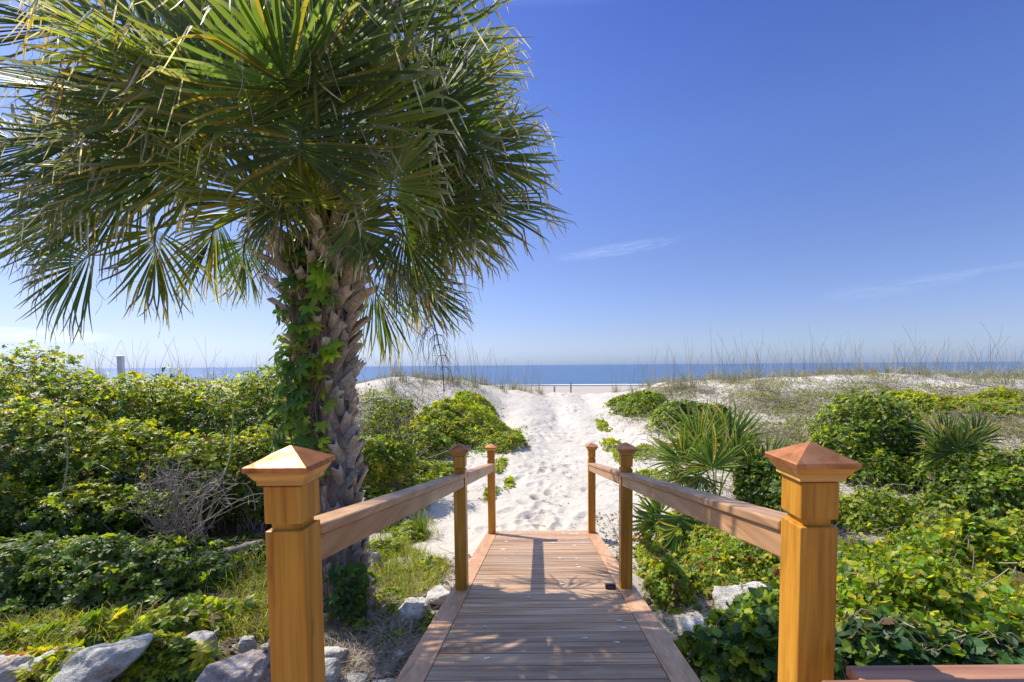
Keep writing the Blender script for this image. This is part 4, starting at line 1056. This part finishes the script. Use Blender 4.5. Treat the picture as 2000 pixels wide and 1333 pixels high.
mound('grape_vine', 'shaded dark grape leaves directly right of the foot of the near right post', 'vine',
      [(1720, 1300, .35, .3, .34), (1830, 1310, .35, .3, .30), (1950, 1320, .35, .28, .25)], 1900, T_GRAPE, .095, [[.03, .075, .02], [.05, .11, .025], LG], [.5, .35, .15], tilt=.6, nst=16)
# left foreground creeper over the boulders
mound('trailing_creeper', 'bright creeper spilling between the two biggest boulders at lower left', 'creeper',
      [(330, 1262, .30, .25, .26), (390, 1235, .32, .22, .20), (300, 1320, .28, .2, .22), (350, 1325, .3, .15, .2), (180, 1245, .3, .2, .14), (60, 1262, .3, .18, .12), (470, 1215, .22, .18, .14)], 1350, T_FIVE, .088, [YG, YY, LG, MG], [.42, .16, .3, .12], nst=10)
mound('trailing_creeper', 'yellow and orange tinted creeper in front of the big slab boulder at lower left', 'creeper',
      [(60, 1318, .34, .14, .12), (120, 1330, .3, .14, .14), (-60, 1320, .4, .2, .16)], 520, T_FIVE, .07, [YG, YY, RD, LG], [.4, .3, .12, .18], nst=6)
mound('trailing_creeper', 'small creeper seedling beside the boulders right against the left edge of the ramp', 'creeper',
      [(825, 1225, .12, .10, .14), (850, 1235, .1, .1, .14), (770, 1215, .1, .1, .1)], 70, T_FIVE, .095, [MG, LG, YG], [.4, .35, .25], nst=3)
mound('ground_creeper', 'patchy creeper at the foot of the palm, on the slope left of the ramp', 'creeper',
      [(745, 1030, .3, .3, .16), (800, 1050, .25, .3, .12), (745, 1080, .25, .2, .15), (840, 1110, .18, .15, .08), (700, 1150, .2, .2, .12), (760, 1180, .2, .15, .1), (700, 1240, .16, .12, .08), (760, 1260, .15, .1, .08)], 2300, T_FIVE, .055, [LG, YG, MG, YY], [.35, .3, .2, .15], nst=8)

# ------------------------------------------------------------------ palmettos
PGREEN = np.array([[.10, .16, .035], [.13, .19, .04], [.08, .13, .03]])
def palmetto(label, base, fans, group='fan palmettos on the right'):
    b = gpt(*base); root = thing('palmetto', label, 'palmetto', b, group)
    for hx, hy, hY, tx, ty, tY, L, nh in fans:
        h = U(hx, hy, hY); t = U(tx, ty, tY)-h
        n = {'c': np.array([0, -1.0, .3]), 'u': np.array([0, -.3, 1.0]), 'l': np.array([-.7, -.6, .5]), 'r': np.array([.7, -.7, .4])}[nh]
        frond(h, t, n, L, nleaf=34, spread=1.9, droop=.10, arch=.05, dry=.12, base=b+rng.normal(0, .05, 3)*[1, 1, 0], W=.022, parent=root, pr=.007, greens=PGREEN, costa=.06)
palmetto('tall bushy palmetto with upright fans behind the right rail, nearest to the path', (1400, 985),
         [(1365, 878, 6.9, 1330, 760, 6.9, .78, 'c'), (1425, 872, 7.1, 1465, 760, 7.1, .80, 'c'), (1392, 915, 6.5, 1380, 800, 6.5, .66, 'c'), (1335, 905, 6.8, 1270, 820, 6.8, .66, 'l'),
          (1440, 900, 6.8, 1500, 830, 6.8, .6, 'r'), (1400, 860, 7.3, 1405, 760, 7.3, .72, 'c'), (1370, 930, 6.6, 1330, 1000, 6.3, .5, 'c'), (1340, 930, 6.7, 1290, 990, 6.5, .45, 'c')])
palmetto('pale drooping palmetto beside the right edge of the ramp, lowest of them', (1320, 1060),
         [(1325, 1010, 5.3, 1335, 1120, 5.1, .66, 'c'), (1290, 1020, 5.4, 1230, 1030, 5.2, .50, 'c'), (1340, 1000, 5.5, 1420, 1090, 5.2, .62, 'c'), (1290, 1005, 5.6, 1245, 960, 5.4, .42, 'c'), (1325, 1030, 5.2, 1350, 1130, 5.0, .55, 'r')])
palmetto('dark palmetto half hidden behind the near right post cap', (1520, 1000),
         [(1500, 905, 6.9, 1560, 860, 6.9, .55, 'c'), (1480, 935, 6.6, 1540, 900, 6.6, .6, 'r'), (1520, 950, 6.4, 1580, 1000, 6.3, .5, 'c'), (1560, 930, 6.5, 1600, 860, 6.6, .5, 'c')])
palmetto('spiky palmetto standing out of the shrub at the right edge', (1870, 980),
         [(1850, 870, 6.7, 1815, 800, 6.7, .62, 'c'), (1905, 865, 6.9, 1925, 790, 6.9, .58, 'c'), (1875, 880, 6.6, 1870, 800, 6.6, .55, 'c'), (1840, 890, 6.6, 1790, 850, 6.5, .48, 'l')])
g = Geo(); b = gpt(828, 1052); fan(g, b+[0, 0, .03], np.array([-.35, .1, 1.0]), np.array([0, -1, .1]), .36, 12, .55, .018, .1, .02, .05, .1, np.array([[.16, .24, .05]]))
tag(link('palmetto_seedling', g.mesh('palmetto_seedling', M['frond'])), 'single upright seedling fan on bare sand left of the ramp, casting a forked shadow', 'seedling')

# ------------------------------------------------------------------ grasses
def sheetpts(poly, n, Y1=30, jit=0):
    """ground points whose density follows an outline given in degrees of view, laid on the real ground"""
    xs = [p[0] for p in poly]; ys = [p[1] for p in poly]; out = []
    def inside(x, y):
        c = False; j = len(poly)-1
        for i in range(len(poly)):
            if (ys[i] > y) != (ys[j] > y) and x < (xs[j]-xs[i])*(y-ys[i])/(ys[j]-ys[i])+xs[i]: c = not c
            j = i
        return c
    while len(out) < n:
        x, y = random.uniform(min(xs), max(xs)), random.uniform(min(ys), max(ys))
        if inside(x, y): out.append(gpt(x, y))
    return np.array(out)
def field(cx0, cx1, y0, y1, n, dens=None):
    x = rng.uniform(cx0, cx1, n*3); y = rng.uniform(y0, y1, n*3)
    if dens is not None:
        k = rng.random(n*3) < dens(x, y); x, y = x[k], y[k]
    x, y = x[:n], y[:n]; return np.stack([x, y, gz(x, y, False)], 1)
# green grass left foreground
g = Geo()
P = sheetpts([(-60, 1310), (0, 1240), (120, 1225), (300, 1225), (420, 1200), (520, 1160), (640, 1200), (600, 1265), (420, 1245), (250, 1255), (120, 1290)], 1000)
P = P[rng.integers(0, len(P), 3400)]+rng.normal(0, .05, (3400, 3))*[1, 1, 0]
blades(g, P, rng.uniform(.07, .24, len(P)), .008, rng.uniform(.2, 1.1, len(P)), palette(len(P), [YG, LG, YY, BR], [.34, .26, .14, .26]))
P = sheetpts([(400, 1140), (430, 1100), (530, 1085), (530, 1170), (450, 1180)], 200); P = P[rng.integers(0, len(P), 700)]+rng.normal(0, .05, (700, 3))*[1, 1, 0]
blades(g, P, rng.uniform(.1, .26, len(P)), .009, rng.uniform(.2, 1.1, len(P)), palette(len(P), [YG, LG, MG, BR], [.15, .25, .3, .3]))
tag(link('grass', g.mesh('grass', M['grassy'])), 'short green grass between the boulders and the low bush', 'grass', kind='stuff')
g = Geo()
P = sheetpts([(700, 1080), (780, 1060), (880, 1110), (850, 1150), (800, 1190), (720, 1200)], 260); P = P[rng.integers(0, len(P), 2600)]+rng.normal(0, .05, (2600, 3))*[1, 1, 0]
blades(g, P, rng.uniform(.05, .2, len(P)), .006, rng.uniform(.3, 1.3, len(P)), palette(len(P), [YG, LG, YY, BR], [.35, .3, .15, .2]))
P = sheetpts([(700, 980), (840, 980), (860, 1060), (720, 1070)], 160); P = P[rng.integers(0, len(P), 1500)]+rng.normal(0, .05, (1500, 3))*[1, 1, 0]
blades(g, P, rng.uniform(.05, .16, len(P)), .006, rng.uniform(.3, 1.3, len(P)), palette(len(P), [YG, LG, MG, BR], [.35, .3, .15, .2]))
tag(link('grass', g.mesh('grass', M['grassy'])), 'short green grass on the slope between the palm foot and the ramp', 'grass', kind='stuff')
g = Geo()
P = sheetpts([(635, 1170), (720, 1180), (790, 1220), (800, 1333), (640, 1333)], 240); P = P[rng.integers(0, len(P), 2600)]+rng.normal(0, .05, (2600, 3))*[1, 1, 0]
blades(g, P, rng.uniform(.05, .22, len(P)), .005, rng.uniform(.9, 2.2, len(P)), palette(len(P), [[.38, .31, .22], [.28, .20, .13], [.46, .40, .30]], [.4, .3, .3]))
P = sheetpts([(440, 1170), (560, 1150), (560, 1240), (480, 1230)], 60); P = P[rng.integers(0, len(P), 500)]+rng.normal(0, .05, (500, 3))*[1, 1, 0]
blades(g, P, rng.uniform(.05, .22, len(P)), .005, rng.uniform(.9, 2.2, len(P)), palette(len(P), [[.38, .31, .22], [.28, .20, .13]], [.5, .5]))
tag(link('dry_grass', g.mesh('dry_grass', M['dry'])), 'matted dry straw among the boulders by the ramp', 'dry grass', kind='stuff')
# dead leaf litter on the soil round the rocks
g = Geo()
def soilpts(n, x0, x1, y0, y1):
    x = rng.uniform(x0, x1, n); y = rng.uniform(y0, y1, n); k = np.abs(x-XC) > .75; x, y = x[k], y[k]
    return np.stack([x, y, gz(x, y)+rng.uniform(.003, .02, len(x))], 1)
P = np.concatenate([soilpts(7500, -4.5, -.7, 2.6, 5.2), soilpts(5000, .7, 4.0, 2.6, 6.5)]); k = len(P)
scatter(g, T_LEAF, P, np.tile([[0, 0, 1.0]], (k, 1)), rng.uniform(.02, .055, k), palette(k, [[.30, .22, .14], [.20, .13, .08], [.40, .33, .25], [.16, .20, .06]], [.35, .3, .2, .15]), .6)
for q in range(420):
    x = random.uniform(-4.5, -.75) if random.random() < .6 else random.uniform(.8, 3.8); y = random.uniform(2.7, 5.4); a = np.array([x, y, float(gz(x, y))+.01]); b = a+np.array([random.gauss(0, .10), random.gauss(0, .10), random.uniform(0, .05)])
    tube(g, bez(a, a+(b-a)*.4+[0, 0, .03], b, b+rng.normal(0, .03, 3), 5), .0026, np.array([.38, .31, .24])*random.uniform(.5, 1.2), 3)
tag(link('leaf_litter', g.mesh('leaf_litter', M['dry'])), 'brown dead leaves and straws lying on the soil among the rocks', 'litter', kind='stuff')
# scrubby grey-green patches half covering the sand of the dunes
for i, (px, py, a, b, h) in enumerate(((1470, 792, .8, 1.0, .22), (1560, 800, .9, 1.0, .20), (1600, 850, .8, .9, .28), (1500, 850, .7, .8, .22), (1560, 900, .6, .7, .25), (1450, 762, .8, 1.2, .16), (1850, 775, 1.1, 1.2, .18), (1720, 770, .9, 1.2, .16), (1960, 850, .9, .9, .26), (1830, 850, .7, .8, .24), (1900, 820, .9, .8, .22), (1640, 775, .9, 1.0, .16), (1310, 765, .8, 1.2, .14))):
    mound('scrub_patch', 'low grey-green scrubby patch with dead twigs, half covering the sand of the right dune', 'scrub', [(px, py, a, b, h), (px+25, py+8, a*.7, b*.7, h*.7)], 1200, T_LEAF, .048, [[.22, .23, .12], [.15, .18, .07], [.10, .15, .035], YG, [.38, .34, .27]], [.3, .22, .12, .12, .24], nst=70, group='scrubby patches on the right dune', hn=.8)
for i, (px, py, a, b, h) in enumerate(((735, 800, .8, 1.2, .30), (775, 835, .7, .9, .25), (725, 860, .6, .8, .3))):
    mound('scrub_patch', 'low grey-green scrubby patch with dead twigs, between the palm trunk and the large creeper mound', 'scrub', [(px, py, a, b, h)], 1500, T_LEAF, .05, [[.20, .23, .09], [.14, .18, .05], YG, [.34, .30, .22]], [.3, .3, .2, .2], nst=80, group='scrubby patches left of the path', hn=.8)
# dune turf: thin dry and green wisps over the sand, away from the path
def dpt(x, y): return np.abs(x-path_x(y))
def dd(x, y): return np.clip((dpt(x, y)-.95-.04*y)/1.6, 0, 1)*np.clip(.22+fbm(x*.8, y*.8, seed=31)*2.0, .03, 1)*np.clip((y-4.6)/2, 0, 1)
g = Geo()
P = field(-14, 26, 4.5, 20.5, 90000, lambda x, y: dd(x, y)*np.where(x < -1.5, np.where(y > 11, .8, .15), 1))
k = len(P)
blades(g, P, rng.uniform(.06, .26, k), rng.uniform(.004, .009, k), rng.uniform(.4, 2.0, k), palette(k, [[.36, .31, .20], [.26, .22, .13], [.20, .22, .06], [.13, .18, .04], [.42, .37, .28]], [.26, .2, .22, .18, .14]), S=3)
tag(link('dune_grass', g.mesh('dune_grass', M['dry'])), 'thin dry wisps of grass and litter spread over the dunes', 'dune grass', kind='stuff')
g = Geo()
def dh(x, y): return np.clip((dpt(x, y)-1.5-.05*y)/1.5, 0, 1)*np.clip(fbm(x*1.1, y*1.1, seed=77)*3.2+.15, .05, 1)*np.clip(1.15-(y-10)*.09, .25, 1)*np.clip((17.5-y)/2.5, 0.15, 1)
P = field(1.2, 20, 5.2, 17.5, 80000, dh); k = len(P); P[:, 2] += rng.uniform(0, .16, k)
scatter(g, T_LEAF, P, np.tile([[0, 0, 1.0]], (k, 1)), rng.uniform(.025, .06, k), palette(k, [[.17, .19, .08], [.12, .15, .05], YG, [.28, .25, .16]], [.35, .25, .2, .2]), .9)
P = field(-4.6, -1.0, 8.5, 16, 5000, lambda x, y: dh(x, y)*.8); k = len(P); P[:, 2] += rng.uniform(0, .2, k)
scatter(g, T_LEAF, P, np.tile([[0, 0, 1.0]], (k, 1)), rng.uniform(.025, .06, k), palette(k, [[.17, .19, .08], [.12, .15, .05], YG], [.4, .3, .3]), .9)
tag(link('dune_scrub', g.mesh('dune_scrub', M['leaf'])), 'sparse grey-green scrub leaves scattered over the dunes', 'scrub', kind='stuff')
g = Geo()
for q in range(3600):
    x = random.uniform(1.2, 17) if random.random() < .8 else random.uniform(-5, -1.2); y = random.uniform(6.5, 16.5)
    if random.random() > float(np.clip((dpt(x, y)-1.2-.05*y)/1.5, 0, 1)): continue
    a = np.array([x, y, float(base_z(x, y))+.04]); b = a+np.array([random.gauss(0, .22), random.gauss(0, .22), random.uniform(.02, .3)])
    tube(g, bez(a, a+rng.normal(0, .1, 3)+[0, 0, .1], b+rng.normal(0, .08, 3), b, 6), random.uniform(.003, .006), np.array([.40, .36, .31])*random.uniform(.6, 1.15), 3)
tag(link('dead_twigs', g.mesh('dead_twigs', M['dry'])), 'tangles of dead grey twigs lying on the dunes', 'twigs', kind='stuff')
# litter specks on the path sand
g = Geo(); P = field(-3.5, 4.5, 5.9, 20, 1900); k = len(P); P[:, 2] = gz(P[:, 0], P[:, 1])+.004
scatter(g, T_SMALL, P, np.tile([[0, 0, 1.0]], (k, 1)), rng.uniform(.012, .05, k), palette(k, [[.12, .09, .06], [.25, .2, .14], [.08, .07, .05]], [.4, .3, .3]), .5)
for q in range(46):
    x, y = random.uniform(-1.6, 2.2), random.uniform(5.9, 12); z = float(gz(x, y))
    for w in range(random.randint(1, 4)):
        a = np.array([x, y, z+.005]); b = a+np.array([random.gauss(0, .09), random.gauss(0, .09), random.uniform(0, .05)]); tube(g, bez(a, a+(b-a)*.4+[0, 0, .02], b, b+rng.normal(0, .02, 3), 5), .0028, (.30, .26, .19), 3)
tag(link('sand_litter', g.mesh('sand_litter', M['dry'])), 'small twigs, seeds and leaf scraps lying on the sand path', 'litter', kind='stuff')

# sea oats along the crests: each clump a thing
def oats_mesh(k):
    g = Geo(); n = random.randint(38, 70); P = rng.normal(0, .09, (n, 3))*[1, 1, 0]
    blades(g, P, rng.uniform(.25, .75, n), .011, rng.uniform(.15, .8, n), palette(n, [[.28, .28, .11], [.42, .37, .20], [.19, .23, .07], [.50, .44, .30]], [.3, .3, .2, .2]), S=4)
    m = random.randint(3, 8); P = rng.normal(0, .12, (m, 3))*[1, 1, 0]
    for q in range(m):
        h = random.uniform(.8, 1.9); a = P[q]; d = rng.normal(0, .16, 3)*[1, 1, 0]*h
        Q = bez(a, a+[0, 0, h*.4], a+d*.6+[0, 0, h*.8], a+d+[0, 0, h], 9); tube(g, Q, np.linspace(.0062, .0032, 9), np.array([.42, .37, .27])*random.uniform(.7, 1.1), 3)
    return g.mesh('sea_oats', M['dry'])
OM = [oats_mesh(k) for k in range(7)]
o0 = None; G_OATS = 'sea oats standing along the dune crests'
def crest(px):  # pixel height of the ground's skyline
    ps = [(p, np.array(U(px, p, 1))) for p in (700,)]
    return None
spots = []
def crest_pt(u, ylo, yhi):
    ys = np.linspace(ylo, yhi, 40); xs = u*ys; z = base_z(xs, ys); el = (z-EYE)/ys; i = int(np.argmax(el)); return xs[i], ys[i], z[i]
rows = [(745, 1065, 30, 'tuft of sea oats on the left dune crest against the sea'), (1190, 2060, 98, 'tuft of sea oats on the right dune crest against the sea'), (150, 520, 16, 'sea oats showing thinly above the left hedge')]
for x0, x1, n, lab in rows:
    for k in range(n):
        px = x0+(x1-x0)*(k+random.random())/n; u = (px-CX)/FPX; x, y, z = crest_pt(u, 13, 21)
        yy = min(20.5, max(12.5, y+random.gauss(0, 1.1))); xx = u*yy
        if x0 == 1190 and 1190 < px < 1230 and random.random() < .5: continue
        o = bpy.data.objects.new('sea_oats', random.choice(OM)); COL.objects.link(o)
        s = random.uniform(.6, 1.1); o.scale = (s, s, s*random.uniform(.8, 1.1)); o.rotation_euler.z = random.uniform(0, 6.28)
        o.location = (xx, yy, float(base_z(xx, yy))+.0); tag(o, lab, 'sea oats', G_OATS if x0 != 150 else 'sea oats seen above the hedge')
        if x0 == 745: o['group'] = 'sea oats on the left dune crest'
        if x0 == 1190: o['group'] = 'sea oats on the right dune crest'
# ------------------------------------------------------------------ rocks
def rock(label, px, py, w, d, h, seed, m='rock', tilt=(0, 0), rz_=0, sink=.3, name='boulder', n=15):
    p = gpt(px, py); rr = random.Random(seed); bm = bmesh.new()
    for k in range(n):
        v = Vector((rr.gauss(0, 1), rr.gauss(0, 1), rr.gauss(0, 1))).normalized()
        v = Vector([math.copysign(abs(c)**.6, c) for c in v])
        bm.verts.new((v.x*w/2*.9, v.y*d/2*.9, v.z*h/2*.9))
    r = bmesh.ops.convex_hull(bm, input=bm.verts[:])
    bmesh.ops.delete(bm, geom=[e for e in r['geom_interior'] if isinstance(e, bmesh.types.BMVert)], context='VERTS')
    bmesh.ops.bevel(bm, geom=bm.edges[:], offset=min(w, h)*.05, segments=1, affect='EDGES')
    bmesh.ops.triangulate(bm, faces=bm.faces[:])
    for it in range(4 if w > .3 else 3):
        bmesh.ops.subdivide_edges(bm, edges=[e for e in bm.edges if e.calc_length() > w*.035], cuts=1)
        bmesh.ops.triangulate(bm, faces=bm.faces[:])
    for it in range(2): bmesh.ops.smooth_vert(bm, verts=bm.verts, factor=.5, use_axis_x=True, use_axis_y=True, use_axis_z=True)
    V = np.array([v.co for v in bm.verts]); bm.normal_update(); Nn = np.array([v.normal for v in bm.verts])
    s = 1/w
    dsp = w*(.05*fbm(V[:, 0]*s*3, V[:, 1]*s*3, V[:, 2]*s*5, seed=seed)+.026*fbm(V[:, 0]*s*12, V[:, 1]*s*12, V[:, 2]*s*18, seed=seed+3)-.02*np.abs(fbm(V[:, 0]*s*5, V[:, 1]*s*5, V[:, 2]*s*9, seed=seed+9)))
    for v, nn, q in zip(bm.verts, Nn, dsp): v.co += Vector(nn.tolist())*float(q)
    rot = Matrix.Rotation(rz_, 3, 'Z') @ Matrix.Rotation(tilt[1], 3, 'Y') @ Matrix.Rotation(tilt[0], 3, 'X')
    me = bm_mesh(name, bm, M[m], (0, 0, 0), rot, False)
    for q in me.polygons: q.use_smooth = True
    o = bpy.data.objects.new(name, me); COL.objects.link(o); o.location = (p[0], p[1], p[2]+h*(.44-sink)); tag(o, label, 'rock')
    return o
rock('long slab-like grey boulder tilted up to the right at lower left', 185, 1352, .92, .42, .34, 3, tilt=(R(8), R(-28)), rz_=R(12), sink=.05)
rock('flat grey boulder behind the left end of the long slab boulder', 110, 1319, .50, .36, .2, 5, tilt=(0, R(-10)), sink=.1)
rock('dark lichen-spotted boulder under the raised end of the long slab boulder', 250, 1324, .34, .3, .26, 8, sink=.3)
rock('rounded pinkish boulder cut off by the left edge of the photo', 12, 1340, .34, .3, .22, 9, m='rockp', sink=.15)
rock('large blocky pinkish boulder just left of the near left post', 448, 1372, .58, .42, .42, 12, m='rockp', tilt=(0, R(-6)), rz_=R(-8), sink=.1)
rock('grey angular rock behind the large pinkish boulder', 388, 1302, .28, .25, .3, 14, sink=.15)
rock('small pale block resting behind the large pinkish boulder, close to the post', 486, 1276, .16, .14, .16, 15, sink=.1, name='rock')
rock('grey rock low between the large pinkish boulder and the near left post', 506, 1352, .2, .2, .22, 17, sink=.2, name='rock')
rock('blocky grey rock against the right side of the near left post, the upper one', 652, 1309, .24, .24, .27, 19, sink=.12)
rock('pale tall rock against the right side of the near left post, the lower one', 640, 1364, .20, .2, .30, 20, sink=.1)
rock('flat pale stone lying in the straw below the palm', 690, 1346, .26, .22, .14, 22, sink=.25, name='rock')
rock('small angular stone at the bottom edge beside the ramp', 738, 1364, .18, .16, .16, 23, sink=.2, name='rock')
rock('grey stone partly under the left edge of the ramp at the bottom', 785, 1359, .24, .2, .16, 24, sink=.2, name='rock')
rock('thin flat stone in the straw nearer to the ramp', 735, 1326, .26, .14, .08, 25, sink=.2, name='rock')
rock('boulder in dappled shade half under the left edge of the ramp', 808, 1215, .40, .34, .30, 26, sink=.25)
rock('rounded pale boulder up the slope against the left edge of the ramp', 858, 1175, .34, .34, .22, 27, sink=.3)
rock('pale flat round stone leaning at the right side of the palm foot', 732, 1112, .19, .07, .22, 28, sink=.1, name='rock')
rock('small grey rock under the fallen branch', 432, 1130, .2, .16, .14, 29, sink=.2, name='rock')
rock('largest pale boulder right of the ramp, half under grape leaves', 1365, 1279, .34, .34, .34, 44, sink=.12)
rock('pale rock behind the largest pale boulder on the right side of the ramp', 1425, 1195, .34, .3, .3, 32, sink=.1)
rock('low whitish rock under creeper below the right rail', 1485, 1180, .42, .25, .2, 33, sink=.1)
rock('small stone lying against the right border board of the ramp', 1305, 1269, .16, .12, .08, 34, sink=.2, name='rock')
rock('tiny stone on the sand just right of the ramp planks, near the small stone', 1325, 1296, .1, .09, .07, 35, sink=.2, name='rock')
for k, (px, py) in enumerate(((640, 1250), (668, 1320), (705, 1335), (715, 1275), (760, 1345), (672, 1345), (700, 1350), (520, 1275), (470, 1255), (415, 1262), (345, 1300), (735, 1350), (780, 1290), (655, 1310))):
    s = random.uniform(.06, .12)
    o = rock('small loose rubble stone among the boulders beside the near left post', px, py, s, s*.8, s*.7, 60+k, m=random.choice(['rock', 'rockp']), rz_=k, sink=.1, name='rubble_stone'); o['group'] = 'small rubble stones beside the near left post'
# orange-brown offcut of wood on the sand
p = gpt(1248, 1057)
bm = bevel_box(.20, .075, .045, .014, 3)
for v in bm.verts: v.co.z += .006*math.sin(v.co.x*40)+.004*math.sin(v.co.y*90); v.co.y *= 1+.2*math.sin(v.co.x*21)
o = bpy.data.objects.new('wood_offcut', bm_mesh('wood_offcut', bm, M['orange_wood'], (0, 0, 0), Matrix.Rotation(R(4), 3, 'Z'), True)); COL.objects.link(o); o.location = (p[0], p[1], p[2]+.02)
tag(o, 'orange-brown chunk of wood on the sand right of the ramp end', 'wood')
# marker posts
def marker(name, label, px, py0, py1, Y, w, m, mat2=None):
    a, b = U(px, py1, Y), U(px, py0, Y); zb = min(float(base_z(a[0], Y)), a[2])-.05
    h = b[2]-zb; root = thing(name, label, 'post', (a[0], Y, zb))
    bm = bevel_box(w, w*.8, h, w*.06); part('shaft', bm, M[m], root, (a[0], Y, zb+h/2))
    return root
r_ = marker('marker_post', 'white painted post standing behind the left hedge', 237, 697, 730, 12.0, .125, 'white')
part('post_top', prof_solid([(.14, 0), (.14, .015), (.04, .035)]), M['white'], r_, (r_.location[0], 12.0, U(237, 697, 12)[2]))
marker('beach_post', 'short weathered post at the top of the sand path against the beach', 1115, 746, 768, 21.5, .07, 'grey_wood')
marker('beach_post', 'lower stubby post at the top of the path, left of the taller one', 1083, 755, 768, 22.0, .08, 'grey_wood')
